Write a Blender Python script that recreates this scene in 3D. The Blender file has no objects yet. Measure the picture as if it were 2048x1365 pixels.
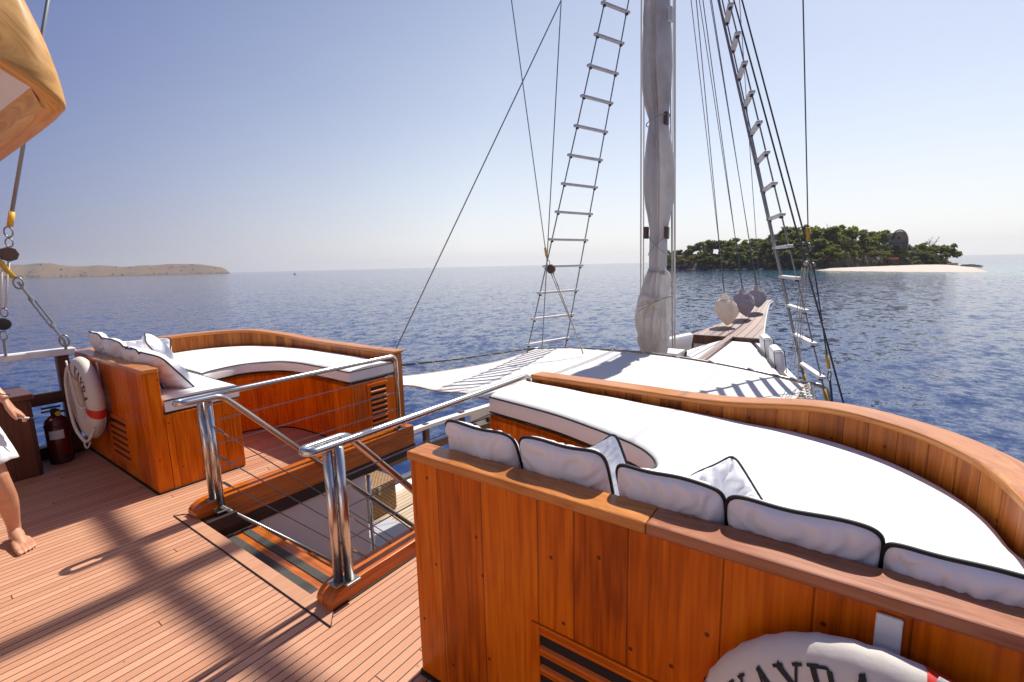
import bpy, bmesh, math, random
from mathutils import Vector, Matrix, noise as mnoise
V = Vector
R_ = random.Random(11)
sc = bpy.context.scene
COL = sc.collection
# ------------------------------------------------------------------ camera
cam_d = bpy.data.cameras.new("camera"); cam = bpy.data.objects.new("camera", cam_d); COL.objects.link(cam)
RC = [[0.5818230893214538, -0.8129866243083569, -0.023122314506606526], [-0.1407035289991787, -0.07261365217716984, -0.9873853221740084], [0.8010520642627526, 0.577736969747649, -0.15663838650594972]]
cam.matrix_world = Matrix(((RC[0][0], -RC[1][0], -RC[2][0], 0), (RC[0][1], -RC[1][1], -RC[2][1], 0), (RC[0][2], -RC[1][2], -RC[2][2], 1.7), (0, 0, 0, 1)))
cam_d.sensor_width = 36; cam_d.lens = 36 * 950 / 2048; cam_d.clip_end = 90000; cam_d.clip_start = 0.02
sc.camera = cam
# ------------------------------------------------------------------ light
SUN = V((0.611, -0.0214, 0.7915)).normalized()
w = bpy.data.worlds.new("World"); sc.world = w; w.use_nodes = True
bg = w.node_tree.nodes["Background"]
sky = w.node_tree.nodes.new("ShaderNodeTexSky"); sky.sky_type = 'NISHITA'; sky.sun_disc = False
sky.sun_elevation = math.asin(SUN.z); sky.sun_rotation = math.atan2(SUN.x, SUN.y)
sky.air_density = 1.0; sky.dust_density = 0.7; sky.ozone_density = 1.6; sky.altitude = 0
bg.inputs[1].default_value = 0.115
def _sky():
    """pale tropical haze low over the sea, whiter towards the sun"""
    t = w.node_tree; L = t.links
    def nd(k, **p):
        x = t.nodes.new("ShaderNode" + k)
        for a, b in p.items(): setattr(x, a, b)
        return x
    def mth(op, a, b):
        x = nd("Math", operation=op)
        for i, v in enumerate((a, b)):
            if hasattr(v, 'links'): L.new(v, x.inputs[i])
            else: x.inputs[i].default_value = v
        return x.outputs[0]
    tc = nd("TexCoord"); sp = nd("SeparateXYZ"); L.new(tc.outputs["Generated"], sp.inputs[0])
    cn = nd('TexNoise'); cm = nd('Mapping'); L.new(tc.outputs['Generated'], cm.inputs[0]); cm.inputs['Scale'].default_value = (2.2, 2.2, 16.); L.new(cm.outputs[0], cn.inputs['Vector']); cn.inputs['Scale'].default_value = 1.1; cn.inputs['Detail'].default_value = 6; cn.inputs['Roughness'].default_value = .6
    f = mth('MULTIPLY', mth('ADD', .86, mth('MULTIPLY', cn.outputs[0], .26)), mth('POWER', 2.718, mth('MULTIPLY', mth('MAXIMUM', sp.outputs[2], 0.), -HAZE_K)))
    f = mth('MULTIPLY', f, HAZE_F)
    dp = nd("VectorMath", operation='DOT_PRODUCT'); L.new(tc.outputs["Generated"], dp.inputs[0]); dp.inputs[1].default_value = V((SUN.x, SUN.y, 0)).normalized()
    g = nd("MapRange"); L.new(dp.outputs["Value"], g.inputs[0]); g.inputs[1].default_value = .06; g.inputs[2].default_value = .74
    hz = nd("Mix", data_type='RGBA'); L.new(g.outputs[0], hz.inputs[0]); hz.inputs[6].default_value = HAZE_A; hz.inputs[7].default_value = HAZE_B
    tint = nd("Mix", data_type='RGBA', blend_type='MULTIPLY'); tint.inputs[0].default_value = 1; L.new(sky.outputs[0], tint.inputs[6]); tb = nd('Mix', data_type='RGBA'); L.new(g.outputs[0], tb.inputs[0]); tb.inputs[6].default_value = TINT_A; tb.inputs[7].default_value = TINT_B; L.new(tb.outputs[2], tint.inputs[7])
    mx = nd("Mix", data_type='RGBA'); L.new(f, mx.inputs[0]); L.new(tint.outputs[2], mx.inputs[6]); L.new(hz.outputs[2], mx.inputs[7]); L.new(mx.outputs[2], bg.inputs[0])
HAZE_K = 3.4; HAZE_F = .88; HAZE_A = (1.65, 1.66, 2.55, 1); HAZE_B = (6.9, 7.0, 7.3, 1); TINT_A = (.50, .51, .76, 1); TINT_B = (1.0, .91, .88, 1)
_sky()
sl = bpy.data.lights.new("sun", 'SUN'); sl.energy = 5.0; sl.angle = math.radians(0.53); sl.color = (1, .955, .88)
so = bpy.data.objects.new("sun", sl); COL.objects.link(so); so.rotation_euler = SUN.to_track_quat('Z', 'Y').to_euler()
sc.view_settings.view_transform = 'Standard'; sc.view_settings.look = 'None'; sc.view_settings.gamma = 1
sc.view_settings.exposure = 0.28
try:
    sc.cycles.use_denoising = True
    sc.cycles.max_bounces = 8
    sc.cycles.sample_clamp_indirect = 6
except Exception: pass

# ------------------------------------------------------------------ node helper
class NB:
    def __init__(s, name):
        s.m = bpy.data.materials.new(name); s.m.use_nodes = True; s.t = s.m.node_tree
        s.t.nodes.clear(); s.out = s.t.nodes.new("ShaderNodeOutputMaterial")
    def n(s, typ, _p=None, **ins):
        x = s.t.nodes.new("ShaderNode" + typ)
        for k, v in (_p or {}).items(): setattr(x, k, v)
        for k, v in ins.items():
            key = int(k[1:]) if k[0] == 'i' and k[1:].isdigit() else k.replace('_', ' ')
            sock = x.inputs[key]
            if hasattr(v, 'links'): s.t.links.new(v, sock)
            else:
                if isinstance(v, tuple):
                    L = len(sock.default_value); v = (tuple(v) + (1,) * 4)[:L]
                sock.default_value = v
        return x
    def math(s, op, a, b=0.0, c=0.0): return s.n("Math", {'operation': op}, i0=a, i1=b, i2=c).outputs[0]
    def mix(s, f, a, b, bt='MIX'):
        x = s.n("Mix", {'data_type': 'RGBA', 'blend_type': bt})
        for k, v in ((0, f), (6, a), (7, b)):
            if hasattr(v, 'links'): s.t.links.new(v, x.inputs[k])
            else: x.inputs[k].default_value = (v if k == 0 else (*v, 1) if len(v) == 3 else v)
        return x.outputs[2]
    def ramp(s, f, stops):
        x = s.n("ValToRGB", None, Fac=f); e = x.color_ramp.elements
        while len(e) < len(stops): e.new(.5)
        for el, (p, c) in zip(e, stops): el.position = p; el.color = (*c, 1) if len(c) == 3 else c
        return x.outputs[0]
    def rng(s, v, a, b, c=0., d=1.): return s.n("MapRange", None, i0=v, i1=a, i2=b, i3=c, i4=d).outputs[0]
    def noise(s, vec, scale, detail=3., rough=.5, dim='3D'):
        return s.n("TexNoise", {'noise_dimensions': dim}, Vector=vec, Scale=scale, Detail=detail, Roughness=rough).outputs[0]
    def mapv(s, vec, sc_=(1, 1, 1), loc=(0, 0, 0), rot=(0, 0, 0)): return s.n("Mapping", None, Vector=vec, Scale=sc_, Location=loc, Rotation=rot).outputs[0]
    def uv(s): return s.n("UVMap").outputs[0]
    def pos(s): return s.n("NewGeometry").outputs["Position"]
    def bump(s, h, strength=.3, dist=.01, normal=None):
        k = dict(Strength=strength, Distance=dist, Height=h)
        if normal is not None: k['Normal'] = normal
        return s.n("Bump", None, **k).outputs[0]
    def pr(s, **k):
        x = s.n("BsdfPrincipled", None, **{a: ((*b, 1) if isinstance(b, tuple) and len(b) == 3 else b) for a, b in k.items()})
        s.t.links.new(x.outputs[0], s.out.inputs[0]); return s.m
    def surf(s, sock): s.t.links.new(sock, s.out.inputs[0]); return s.m

def simple(name, col, rough=.5, metal=0., var=.0, nscale=20., bump=0., **k):
    b = NB(name); p = b.pos(); c = (*col, 1)
    nz = b.noise(p, nscale, 4)
    if var: c = b.mix(nz, tuple(x * (1 - var) for x in col), tuple(min(1, x * (1 + var)) for x in col))
    kk = dict(Base_Color=c, Roughness=rough, Metallic=metal, **k)
    if bump: kk['Normal'] = b.bump(nz, bump, .01)
    return b.pr(**kk)

def wood(name, c0, c1, c2, plank=7.5, along_u=False, rough=.28, coat=.35, seam=.008, dots=True, grain=1.0, rndw=.42, spec=.3):
    """varnished boards: u = metres along the wall, v = metres up it"""
    b = NB(name); uv = b.uv(); sp = b.n("SeparateXYZ", None, i0=uv); u, v = sp.outputs[0], sp.outputs[1]
    if along_u: u, v = v, u
    wob = b.noise(b.n("CombineXYZ", None, X=b.math('MULTIPLY', u, 3.), Y=b.math('MULTIPLY', v, .7)).outputs[0], 1., 2)
    if plank:
        vo = b.n("TexVoronoi", {'voronoi_dimensions': '1D', 'feature': 'F1'}, W=u, Scale=plank, Randomness=.7)
        ve = b.n("TexVoronoi", {'voronoi_dimensions': '1D', 'feature': 'DISTANCE_TO_EDGE'}, W=u, Scale=plank, Randomness=.7)
        rnd = b.n("SeparateColor", None, i0=vo.outputs["Color"]).outputs[0]
        sm = b.rng(ve.outputs[0], 0., seam * plank * .5, 1., 0.)
    else:
        rnd = b.noise(b.n("CombineXYZ", None, X=b.math('MULTIPLY', u, 4.), Y=b.math('MULTIPLY', v, .4)).outputs[0], 1., 1); sm = b.math('ADD', 0., 0.)
    off = b.math('MULTIPLY', rnd, 37.)
    gv = b.n("CombineXYZ", None, X=b.math('MULTIPLY', b.math('ADD', u, b.math('MULTIPLY', wob, .03)), 70. * grain), Y=b.math('MULTIPLY', v, 2.2), Z=off).outputs[0]
    g1 = b.noise(gv, 1., 5, .6)
    fv = b.n("CombineXYZ", None, X=b.math('MULTIPLY', u, 9.), Y=b.math('MULTIPLY', v, .9), Z=off).outputs[0]
    g2 = b.noise(fv, 1., 3, .5)
    bands = b.math('SINE', b.math('MULTIPLY', g2, 42.))
    t = b.math('ADD', b.math('MULTIPLY', b.math('ADD', b.math('MULTIPLY', b.math('SUBTRACT', g1, .5), 1.15), .5), .52), b.math('ADD', b.math('MULTIPLY', bands, .055), b.math('ADD', b.math('MULTIPLY', rnd, rndw), (.42 - rndw) * .5)))
    t = b.math('ADD', t, b.math('MULTIPLY', b.math('SUBTRACT', g2, .5), .36))
    t = b.math('ADD', t, b.math('MULTIPLY', b.math('SUBTRACT', b.noise(b.pos(), 2.1, 3, .5), .5), .38))
    col = b.ramp(t, [(.22, c0), (.5, c1), (.78, c2)])
    stv = b.n('CombineXYZ', None, X=b.math('MULTIPLY', u, 34.), Y=b.math('MULTIPLY', v, 1.1), Z=off).outputs[0]
    col = b.mix(b.rng(b.noise(stv, 1., 4, .65),   .60, .76, 0., .3), col, tuple(x * .5 for x in c0))
    col = b.mix(b.math('MULTIPLY', sm, .72), col, tuple(x * .12 for x in c0))
    if dots:
        vd = b.n("TexVoronoi", {'voronoi_dimensions': '2D', 'feature': 'F1'}, Vector=uv, Scale=4.2, Randomness=.9)
        d = b.rng(vd.outputs["Distance"], .022, .034, 1., 0.)
        col = b.mix(b.math('MULTIPLY', d, .8), col, (.02, .007, .003))
    h = b.math('SUBTRACT', b.math('MULTIPLY', g1, .25), sm)
    rg = b.rng(g1, .2, .8, rough - .06, rough + .12)
    return b.pr(Base_Color=col, Roughness=rg, Coat_Weight=coat, Coat_Roughness=.16, Specular_IOR_Level=spec, Normal=b.bump(h, .35, .004))

def deckmat(name, ca, cb, pitch=.05, y0=0., seamw=.0055, caulk=(.012, .009, .008), rough=.55, axis='Y'):
    b = NB(name); sp = b.n("SeparateXYZ", None, i0=b.pos()); x, y = sp.outputs[0], sp.outputs[1]
    if axis == 'X': x, y = y, x
    k = b.math('DIVIDE', b.math('SUBTRACT', y, y0), pitch)
    cell = b.math('FLOOR', k); fr = b.math('FRACT', k)
    e = b.math('MINIMUM', fr, b.math('SUBTRACT', 1., fr))
    sm = b.rng(e, seamw / pitch * .5 * .7, seamw / pitch * .5 * 1.3, 1., 0.)
    rn = b.n("TexWhiteNoise", {'noise_dimensions': '1D'}, W=cell).outputs[0]
    xx = b.math('DIVIDE', b.math('ADD', x, b.math('MULTIPLY', rn, 17.)), 4.6)
    fx = b.math('FRACT', xx); ex = b.math('MINIMUM', fx, b.math('SUBTRACT', 1., fx))
    sm2 = b.rng(ex, .0004, .0008, 1., 0.)
    sm = b.math('MAXIMUM', sm, b.math('MULTIPLY', sm2, .9))
    r2 = b.n("TexWhiteNoise", {'noise_dimensions': '2D'}, Vector=b.n("CombineXYZ", None, X=cell, Y=b.math('FLOOR', xx)).outputs[0]).outputs[0]
    gv = b.n("CombineXYZ", None, X=b.math('MULTIPLY', x, 3.), Y=b.math('MULTIPLY', y, 190.), Z=b.math('MULTIPLY', r2, 9.)).outputs[0]
    g = b.noise(gv, 1., 4, .6)
    blot = b.noise(b.pos(), 1.7, 5, .62)
    fine = b.noise(b.pos(), 160., 2)
    t = b.math('ADD', b.math('ADD', b.math('MULTIPLY', r2, .34), b.math('MULTIPLY', g, .36)), b.math('ADD', b.math('MULTIPLY', blot, .42), b.math('MULTIPLY', fine, .12)))
    col = b.ramp(t, [(.3, ca), (.95, cb)])
    st = b.n("TexVoronoi", {'voronoi_dimensions': '2D', 'feature': 'F1'}, Vector=b.pos(), Scale=2.3, Randomness=1.)
    col = b.mix(b.math('MULTIPLY', b.rng(st.outputs[0], .008, .018, 1., 0.), .6), col, tuple(q * .3 for q in ca))
    col = b.mix(sm, col, caulk)
    return b.pr(Base_Color=col, Roughness=b.rng(g, 0, 1, rough - .08, rough + .1), Normal=b.bump(b.math('SUBTRACT', b.math('MULTIPLY', g, .3), sm), .4, .003))

def fabric(name, col, bump=.15, fold=0., weave=900., rough=.85, trans=0., stain=None):
    b = NB(name); p = b.pos()
    wv = b.noise(p, weave, 2); big = b.noise(p, 6., 5, .55)
    c = b.mix(big, tuple(x * .93 for x in col), col)
    if stain:
        s2 = b.noise(b.mapv(p, (1, 1, .5)), 3.2, 6, .65)
        c = b.mix(b.rng(s2, .5, .72, 0., .75), c, stain)
    nrm = b.bump(wv, bump, .001)
    if fold: nrm = b.bump(b.noise(p, 22., 4, .5), fold, .01, nrm)
    if trans:
        d = b.n("BsdfDiffuse", None, Color=c, Normal=nrm).outputs[0]; tr = b.n("BsdfTranslucent", None, Color=c, Normal=nrm).outputs[0]
        return b.surf(b.n("MixShader", None, i0=trans, i1=d, i2=tr).outputs[0])
    return b.pr(Base_Color=c, Roughness=rough, Normal=nrm, Sheen_Weight=.15)

M = {}
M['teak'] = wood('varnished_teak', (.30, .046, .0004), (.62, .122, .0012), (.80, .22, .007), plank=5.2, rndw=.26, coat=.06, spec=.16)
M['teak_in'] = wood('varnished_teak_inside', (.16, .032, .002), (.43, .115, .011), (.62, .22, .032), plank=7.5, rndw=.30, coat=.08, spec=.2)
M['cap'] = wood('varnished_cap', (.36, .105, .016), (.55, .20, .042), (.66, .29, .075), plank=0, along_u=True, dots=False, rough=.3, coat=.3)
M['cap_b'] = wood('varnished_cap_reddish', (.27, .085, .035), (.40, .15, .07), (.50, .22, .11), plank=0, along_u=True, dots=False, rough=.3, coat=.3)
M['kerb'] = wood('varnished_kerb', (.22, .038, .002), (.48, .108, .005), (.64, .205, .02), plank=0, along_u=True, dots=False, rough=.25)
M['tread'] = wood('varnished_tread', (.28, .07, .012), (.50, .13, .022), (.66, .22, .04), plank=0, along_u=True, dots=False, rough=.2, grain=.7)
M['roofwood'] = wood('varnished_fascia', (.42, .19, .045), (.66, .35, .10), (.82, .55, .23), plank=0, along_u=True, dots=False, rough=.4, coat=.12, grain=.45)
M['darkwood'] = wood('dark_varnished_wood', (.045, .013, .008), (.085, .026, .013), (.13, .043, .022), plank=5, dots=False, rough=.3)
M['darkrail'] = wood('dark_brown_rail', (.06, .02, .012), (.11, .04, .02), (.16, .06, .03), plank=0, along_u=True, dots=False, rough=.4)
M['deck'] = deckmat('teak_deck', (.45, .20, .11), (.64, .34, .205), pitch=.0503, y0=.02, caulk=(.035, .016, .009))
M['border'] = wood('deck_border_board', (.42, .20, .115), (.52, .27, .16), (.60, .33, .205), plank=0, along_u=True, dots=False, rough=.5, coat=0, grain=.8)
M['lowdeck'] = deckmat('weathered_teak_deck', (.42, .31, .20), (.66, .53, .37), pitch=.085, y0=.0, seamw=.010, caulk=(.05, .035, .025))
M['sprit'] = deckmat('weathered_bow_planks', (.20, .11, .085), (.40, .26, .21), pitch=.2, y0=.05, seamw=.03, caulk=(.05, .025, .02))
M['white'] = fabric('white_upholstery', (.83, .81, .78), fold=.06)
M['pillow'] = fabric('white_pillow_cotton', (.84, .84, .86), fold=.07)
M['canvas'] = fabric('awning_canvas', (.80, .77, .73), fold=.05, weave=300., trans=.1)
M['sail'] = fabric('weathered_sailcloth', (.89, .86, .82), fold=.10, weave=300., trans=.58, stain=(.62, .57, .48))
M['bag'] = fabric('canvas_bag', (.86, .77, .67), fold=.6, weave=300., trans=.58)
M['baggrey'] = fabric('grey_canvas_bag', (.58, .53, .53), fold=.6, weave=300., trans=.45)
M['buoy'] = fabric('lifebuoy_sleeve', (.68, .62, .55), fold=.2)
M['shorts'] = fabric('white_cotton', (.80, .80, .80), fold=.5)
M['black'] = simple('black_piping', (.012, .012, .014), .6)
M['ink'] = simple('black_lettering', (.012, .012, .013), .7)
M['gasket'] = simple('black_caulking', (.01, .009, .009), .7)
M['steel'] = simple('polished_stainless_steel', (.56, .54, .52), .24, 1.)
M['wire'] = simple('galvanised_wire', (.24, .24, .25), .5, .3)
M['wiredark'] = simple('dark_wire_rope', (.07, .07, .075), .5, .4)
M['galv'] = simple('dull_grey_metal', (.30, .30, .29), .4, .8, .25, 60.)
M['paint'] = simple('white_gloss_paint', (.78, .77, .75), .35, 0, .06, 9., .05)
M['table'] = simple('pale_grey_laminate', (.46, .46, .48), .35, 0, .04, 3., .02)
M['wall'] = simple('off_white_panel', (.82, .78, .76), .3, 0, .04, 3., .02)
M['rung'] = simple('weathered_white_paint', (.66, .64, .62), .5, 0, .12, 30., .1)
M['rope'] = simple('tan_rope', (.48, .42, .33), .85, 0, .25, 160., .5)
M['ropewhite'] = simple('white_rope', (.72, .69, .63), .8, 0, .15, 160., .5)
M['ropegrey'] = simple('grey_rope', (.40, .39, .39), .85, 0, .2, 160., .5)
M['yellow'] = simple('yellow_rope_sleeve', (.62, .36, .03), .5, 0, .15, 60.)
M['block'] = simple('brown_wooden_block', (.10, .055, .035), .4, 0, .4, 40., .2)
M['red'] = simple('red_fabric_patch', (.62, .03, .015), .5)
M['extred'] = simple('red_enamel', (.11, .006, .005), .25, 0, .1, 5.)
M['rubber'] = simple('black_rubber', (.015, .015, .015), .6)
M['strip'] = simple('grey_anti_slip_strip', (.070, .066, .058), .95, 0, .3, 500., .4)
M['paper'] = simple('white_paper_label', (.62, .62, .62), .7)
M['dark'] = simple('dark_recess', (.012, .006, .004), .8)  # near-black: the shade of hollows put into the colour
M['darktrim'] = simple('dark_brown_paint', (.030, .012, .009), .5)
def wickermat():
    b = NB('woven_wicker'); uv = b.uv(); sp = b.n("SeparateXYZ", None, i0=uv)
    a = b.math('SINE', b.math('ADD', b.math('MULTIPLY', sp.outputs[0], 95.), b.math('MULTIPLY', b.math('FLOOR', b.math('MULTIPLY', sp.outputs[1], 30.)), 3.14))); c = b.math('SINE', b.math('MULTIPLY', sp.outputs[1], 188.))
    h = b.math('ADD', b.math('MULTIPLY', a, .45), b.math('MULTIPLY', c, .55)); hh = b.math('ADD', b.math('MULTIPLY', h, .5), .5)
    nz = b.noise(b.pos(), 30., 3)
    t = b.math('ADD', b.math('MULTIPLY', hh, .6), b.math('MULTIPLY', nz, .5))
    return b.pr(Base_Color=b.ramp(t, [(.25, (.035, .015, .006)), (.5, (.22, .11, .04)), (.85, (.46, .29, .13))]), Roughness=.6, Normal=b.bump(hh, .9, .008))
M['wicker'] = wickermat()
def skinmat():
    b = NB('tanned_skin'); nz = b.noise(b.pos(), 18., 4)
    return b.pr(Base_Color=b.mix(nz, (.44, .19, .10), (.62, .33, .205)), Roughness=.42, Subsurface_Weight=.12, Subsurface_Radius=(.02, .008, .004), Subsurface_Scale=.3, Normal=b.bump(b.noise(b.pos(), 260., 2), .08, .002))
M['skin'] = skinmat()
M['nail'] = simple('pink_nail', (.70, .42, .36), .25)
M['hair'] = simple('brown_hair', (.06, .03, .02), .5)
def seamat():
    b = NB('sea_water'); p = b.pos()
    def slope(scale, amp, detail, rot, st):
        x = b.n("TexNoise", {'noise_dimensions': '3D'}, Vector=b.mapv(p, st, rot=(0, 0, rot)), Scale=scale, Detail=detail, Roughness=.55).outputs["Color"]
        x = b.n("VectorMath", {'operation': 'SUBTRACT'}, i0=x, i1=(.5, .5, .5)).outputs[0]
        return b.n("VectorMath", {'operation': 'SCALE'}, i0=x, Scale=amp).outputs[0]
    add = lambda x, y: b.n("VectorMath", {'operation': 'ADD'}, i0=x, i1=y).outputs[0]
    paw = b.noise(b.mapv(p, (.35, 2.4, 1), rot=(0, 0, .62)), .02, 5, .65)
    sl_ = add(add(slope(.25, .17, 2, .3, (1, 1.6, 1)), slope(.9, .50, 4, .5, (1., 1.35, 1))), add(slope(3., .44, 4, -.4, (1.2, .9, 1)), slope(10., .28, 2, 0, (1, 1, 1))))
    sl_ = b.n("VectorMath", {'operation': 'SCALE'}, i0=sl_, Scale=b.rng(paw, .3, .7, .82, 1.1)).outputs[0]
    sl_ = b.n("VectorMath", {'operation': 'MULTIPLY'}, i0=sl_, i1=(1, 1, 0)).outputs[0]
    nrm = b.n("VectorMath", {'operation': 'NORMALIZE'}, i0=add(sl_, (0., 0., 1.))).outputs[0]
    # shallow turquoise water round the sandbank
    dist = b.n("VectorMath", {'operation': 'DISTANCE'}, i0=b.mapv(p, (1, 1, 0)), i1=(262., -34., 0.)).outputs["Value"]
    sh = b.rng(b.math('ADD', dist, b.math('MULTIPLY', b.noise(p, .02, 3), 60.)), 70., 145., 1., 0.)
    big = b.noise(b.mapv(p, (.6, 3., 1), rot=(0, 0, .9)), .004, 3)
    deep = b.mix(big, (.014, .034, .112), (.020, .046, .13))
    col = b.mix(b.math('MULTIPLY', sh, .8), deep, (.05, .20, .20))
    d2 = b.n('VectorMath', {'operation': 'LENGTH'}, i0=b.mapv(p, (1 / 520., 1 / 900., 0), loc=(-2.6, -.95, 0))).outputs['Value']
    col = b.mix(b.math('MULTIPLY', b.rng(d2, .5, 1., 1., 0.), .6), col, (.04, .17, .19))
    return b.pr(Base_Color=col, Roughness=.07, IOR=1.333, Specular_IOR_Level=.27, Normal=nrm)
M['sea'] = seamat()

# ------------------------------------------------------------------ object helpers
def tag(o, label=None, cat=None, group=None, kind=None):
    if label: o['label'] = label
    if cat: o['category'] = cat
    if group: o['group'] = group
    if kind: o['kind'] = kind
    return o
def thing(name, label, cat, loc=(0, 0, 0), group=None):
    o = bpy.data.objects.new(name, None); COL.objects.link(o); o.location = loc; o.empty_display_size = .1
    return tag(o, label, cat, group)
def root_loc(p):
    v = V((0, 0, 0))
    while p is not None: v += p.location; p = p.parent
    return v
def cr(pts, n=8, closed=False):
    P = [V((p[0], p[1], p[2] if len(p) > 2 else 0.)) for p in pts]; out = []; m = len(P)
    rng = range(m if closed else m - 1)
    for i in rng:
        if closed: a, b_, c, d = P[i - 1], P[i], P[(i + 1) % m], P[(i + 2) % m]
        else: a, b_, c, d = P[max(i - 1, 0)], P[i], P[i + 1], P[min(i + 2, m - 1)]
        for k in range(n):
            t = k / n
            out.append(.5 * ((2 * b_) + (c - a) * t + (2 * a - 5 * b_ + 4 * c - d) * t * t + (3 * b_ - a - 3 * c + d) * t ** 3))
    if not closed: out.append(P[-1])
    return out
def fil(pts, r=.05, n=6):
    P = [V(p) for p in pts]; out = [P[0]]
    for i in range(1, len(P) - 1):
        a, b_, c = P[i - 1], P[i], P[i + 1]; d1 = (a - b_); d2 = (c - b_)
        q = min(r, d1.length * .49, d2.length * .49); s = b_ + d1.normalized() * q; e = b_ + d2.normalized() * q
        for k in range(n + 1):
            t = k / n; out.append(s * (1 - t) ** 2 + b_ * 2 * t * (1 - t) + e * t * t)
    out.append(P[-1]); return out

class MB:
    def __init__(s): s.v = []; s.f = []; s.u = []; s.mi = []
    def add(s, vs, fs, us=None, mi=0):
        o = len(s.v); s.v += [V(x) for x in vs]
        for k, f in enumerate(fs):
            s.f.append([i + o for i in f]); s.u.append(us[k] if us else None); s.mi.append(mi)
        return s
    def box(s, c, size, rot=None, mi=0):
        """axis box centred at c; uv: u = longest horizontal metre, v = height"""
        c = V(c); h = V(size) / 2; m = rot if rot is not None else Matrix.Identity(3)
        co = [V((x, y, z)) for z in (-h.z, h.z) for y in (-h.y, h.y) for x in (-h.x, h.x)]
        fs = [(0, 2, 3, 1), (4, 5, 7, 6), (0, 1, 5, 4), (2, 6, 7, 3), (0, 4, 6, 2), (1, 3, 7, 5)]
        us = []
        for f in fs:
            nx = f in (fs[4], fs[5]); nz = f in (fs[0], fs[1])
            r = []
            for i in f:
                p = co[i]; q = p + c
                if nz: r.append((q.x, q.y) if h.x > h.y else (q.y, q.x))
                elif nx: r.append((q.y, q.z))
                else: r.append((q.x, q.z))
            us.append(r)
        s.add([c + m @ p for p in co], fs, us, mi); return s
    def tube(s, path, r, n=8, closed=False, mi=0, cap=True):
        P = [V(p) for p in path]; m = len(P)
        rr = r if isinstance(r, (list, tuple)) else [r] * m
        T = []
        for i in range(m):
            if closed: t = P[(i + 1) % m] - P[i - 1]
            else: t = P[min(i + 1, m - 1)] - P[max(i - 1, 0)]
            T.append(t.normalized() if t.length > 1e-9 else V((0, 0, 1)))
        up = V((0, 0, 1)) if abs(T[0].z) < .9 else V((1, 0, 0))
        N = (up - T[0] * up.dot(T[0])).normalized(); vs = []; L = 0.; Ls = []
        for i in range(m):
            if i: N = (N - T[i] * N.dot(T[i])).normalized(); L += (P[i] - P[i - 1]).length
            Ls.append(L); B = T[i].cross(N)
            for k in range(n):
                a = 2 * math.pi * k / n; vs.append(P[i] + (N * math.cos(a) + B * math.sin(a)) * rr[i])
        fs = []; us = []
        for i in range(m if closed else m - 1):
            j = (i + 1) % m
            for k in range(n):
                k2 = (k + 1) % n; fs.append((i * n + k, i * n + k2, j * n + k2, j * n + k))
                us.append([(Ls[i], k * .02), (Ls[i], k * .02 + .02), (Ls[j], k * .02 + .02), (Ls[j], k * .02)])
        if cap and not closed:
            fs.append(tuple(range(n - 1, -1, -1))); us.append([(0, 0)] * n)
            fs.append(tuple((m - 1) * n + k for k in range(n))); us.append([(0, 0)] * n)
        s.add(vs, fs, us, mi); return s
    def sweep(s, path, o0, o1, zlo, zhi, mi=0, ends=True):
        """vertical band along a plan path between offsets o0 (right) and o1 (left of travel)"""
        P = [V((p[0], p[1], 0)) for p in path]; m = len(P); vs = []; Ls = [0.]
        zl = zlo if isinstance(zlo, list) else [zlo] * m; zh = zhi if isinstance(zhi, list) else [zhi] * m
        for i in range(1, m): Ls.append(Ls[-1] + (P[i] - P[i - 1]).length)
        for i in range(m):
            a = P[i] - P[max(i - 1, 0)]; b_ = P[min(i + 1, m - 1)] - P[i]
            a = a.normalized() if a.length > 1e-9 else b_.normalized(); b_ = b_.normalized() if b_.length > 1e-9 else a
            t = (a + b_).normalized(); nn = V((-t.y, t.x, 0)); q = 1 / max(.5, nn.dot(V((-a.y, a.x, 0))))
            for o, z in ((o0, zl[i]), (o1, zl[i]), (o1, zh[i]), (o0, zh[i])): vs.append(P[i] + nn * o * q + V((0, 0, z)))
        fs = []; us = []
        for i in range(m - 1):
            for k in range(4):
                k2 = (k + 1) % 4; f = (i * 4 + k, i * 4 + k2, i * 4 + 4 + k2, i * 4 + 4 + k)
                fs.append(f[::-1])
                if k in (1, 3): r = [(Ls[i], vs[f[0]].z), (Ls[i], vs[f[1]].z), (Ls[i + 1], vs[f[2]].z), (Ls[i + 1], vs[f[3]].z)]
                else:
                    w_ = abs(o1 - o0); r = [(Ls[i], 0), (Ls[i], w_), (Ls[i + 1], w_), (Ls[i + 1], 0)]
                us.append(r[::-1])
        if ends:
            w_ = abs(o1 - o0)
            fs.append((0, 1, 2, 3)); us.append([(0, zl[0]), (w_, zl[0]), (w_, zh[0]), (0, zh[0])])
            k = (m - 1) * 4; fs.append((k + 3, k + 2, k + 1, k)); us.append([(0, zh[-1]), (w_, zh[-1]), (w_, zl[-1]), (0, zl[-1])])
        s.add(vs, fs, us, mi); return s
    def lathe(s, c, prof, n=20, axis='Z', mi=0):
        c = V(c); vs = []; fs = []
        for r, z in prof:
            for k in range(n):
                a = 2 * math.pi * k / n; p = V((r * math.cos(a), r * math.sin(a), z))
                if axis == 'X': p = V((p.z, p.x, p.y))
                if axis == 'Y': p = V((p.y, p.z, p.x))
                vs.append(c + p)
        for i in range(len(prof) - 1):
            for k in range(n):
                k2 = (k + 1) % n; fs.append((i * n + k, i * n + k2, i * n + n + k2, i * n + n + k))
        fs.append(tuple(range(n - 1, -1, -1))); fs.append(tuple((len(prof) - 1) * n + k for k in range(n)))
        s.add(vs, fs, None, mi); return s
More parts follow.
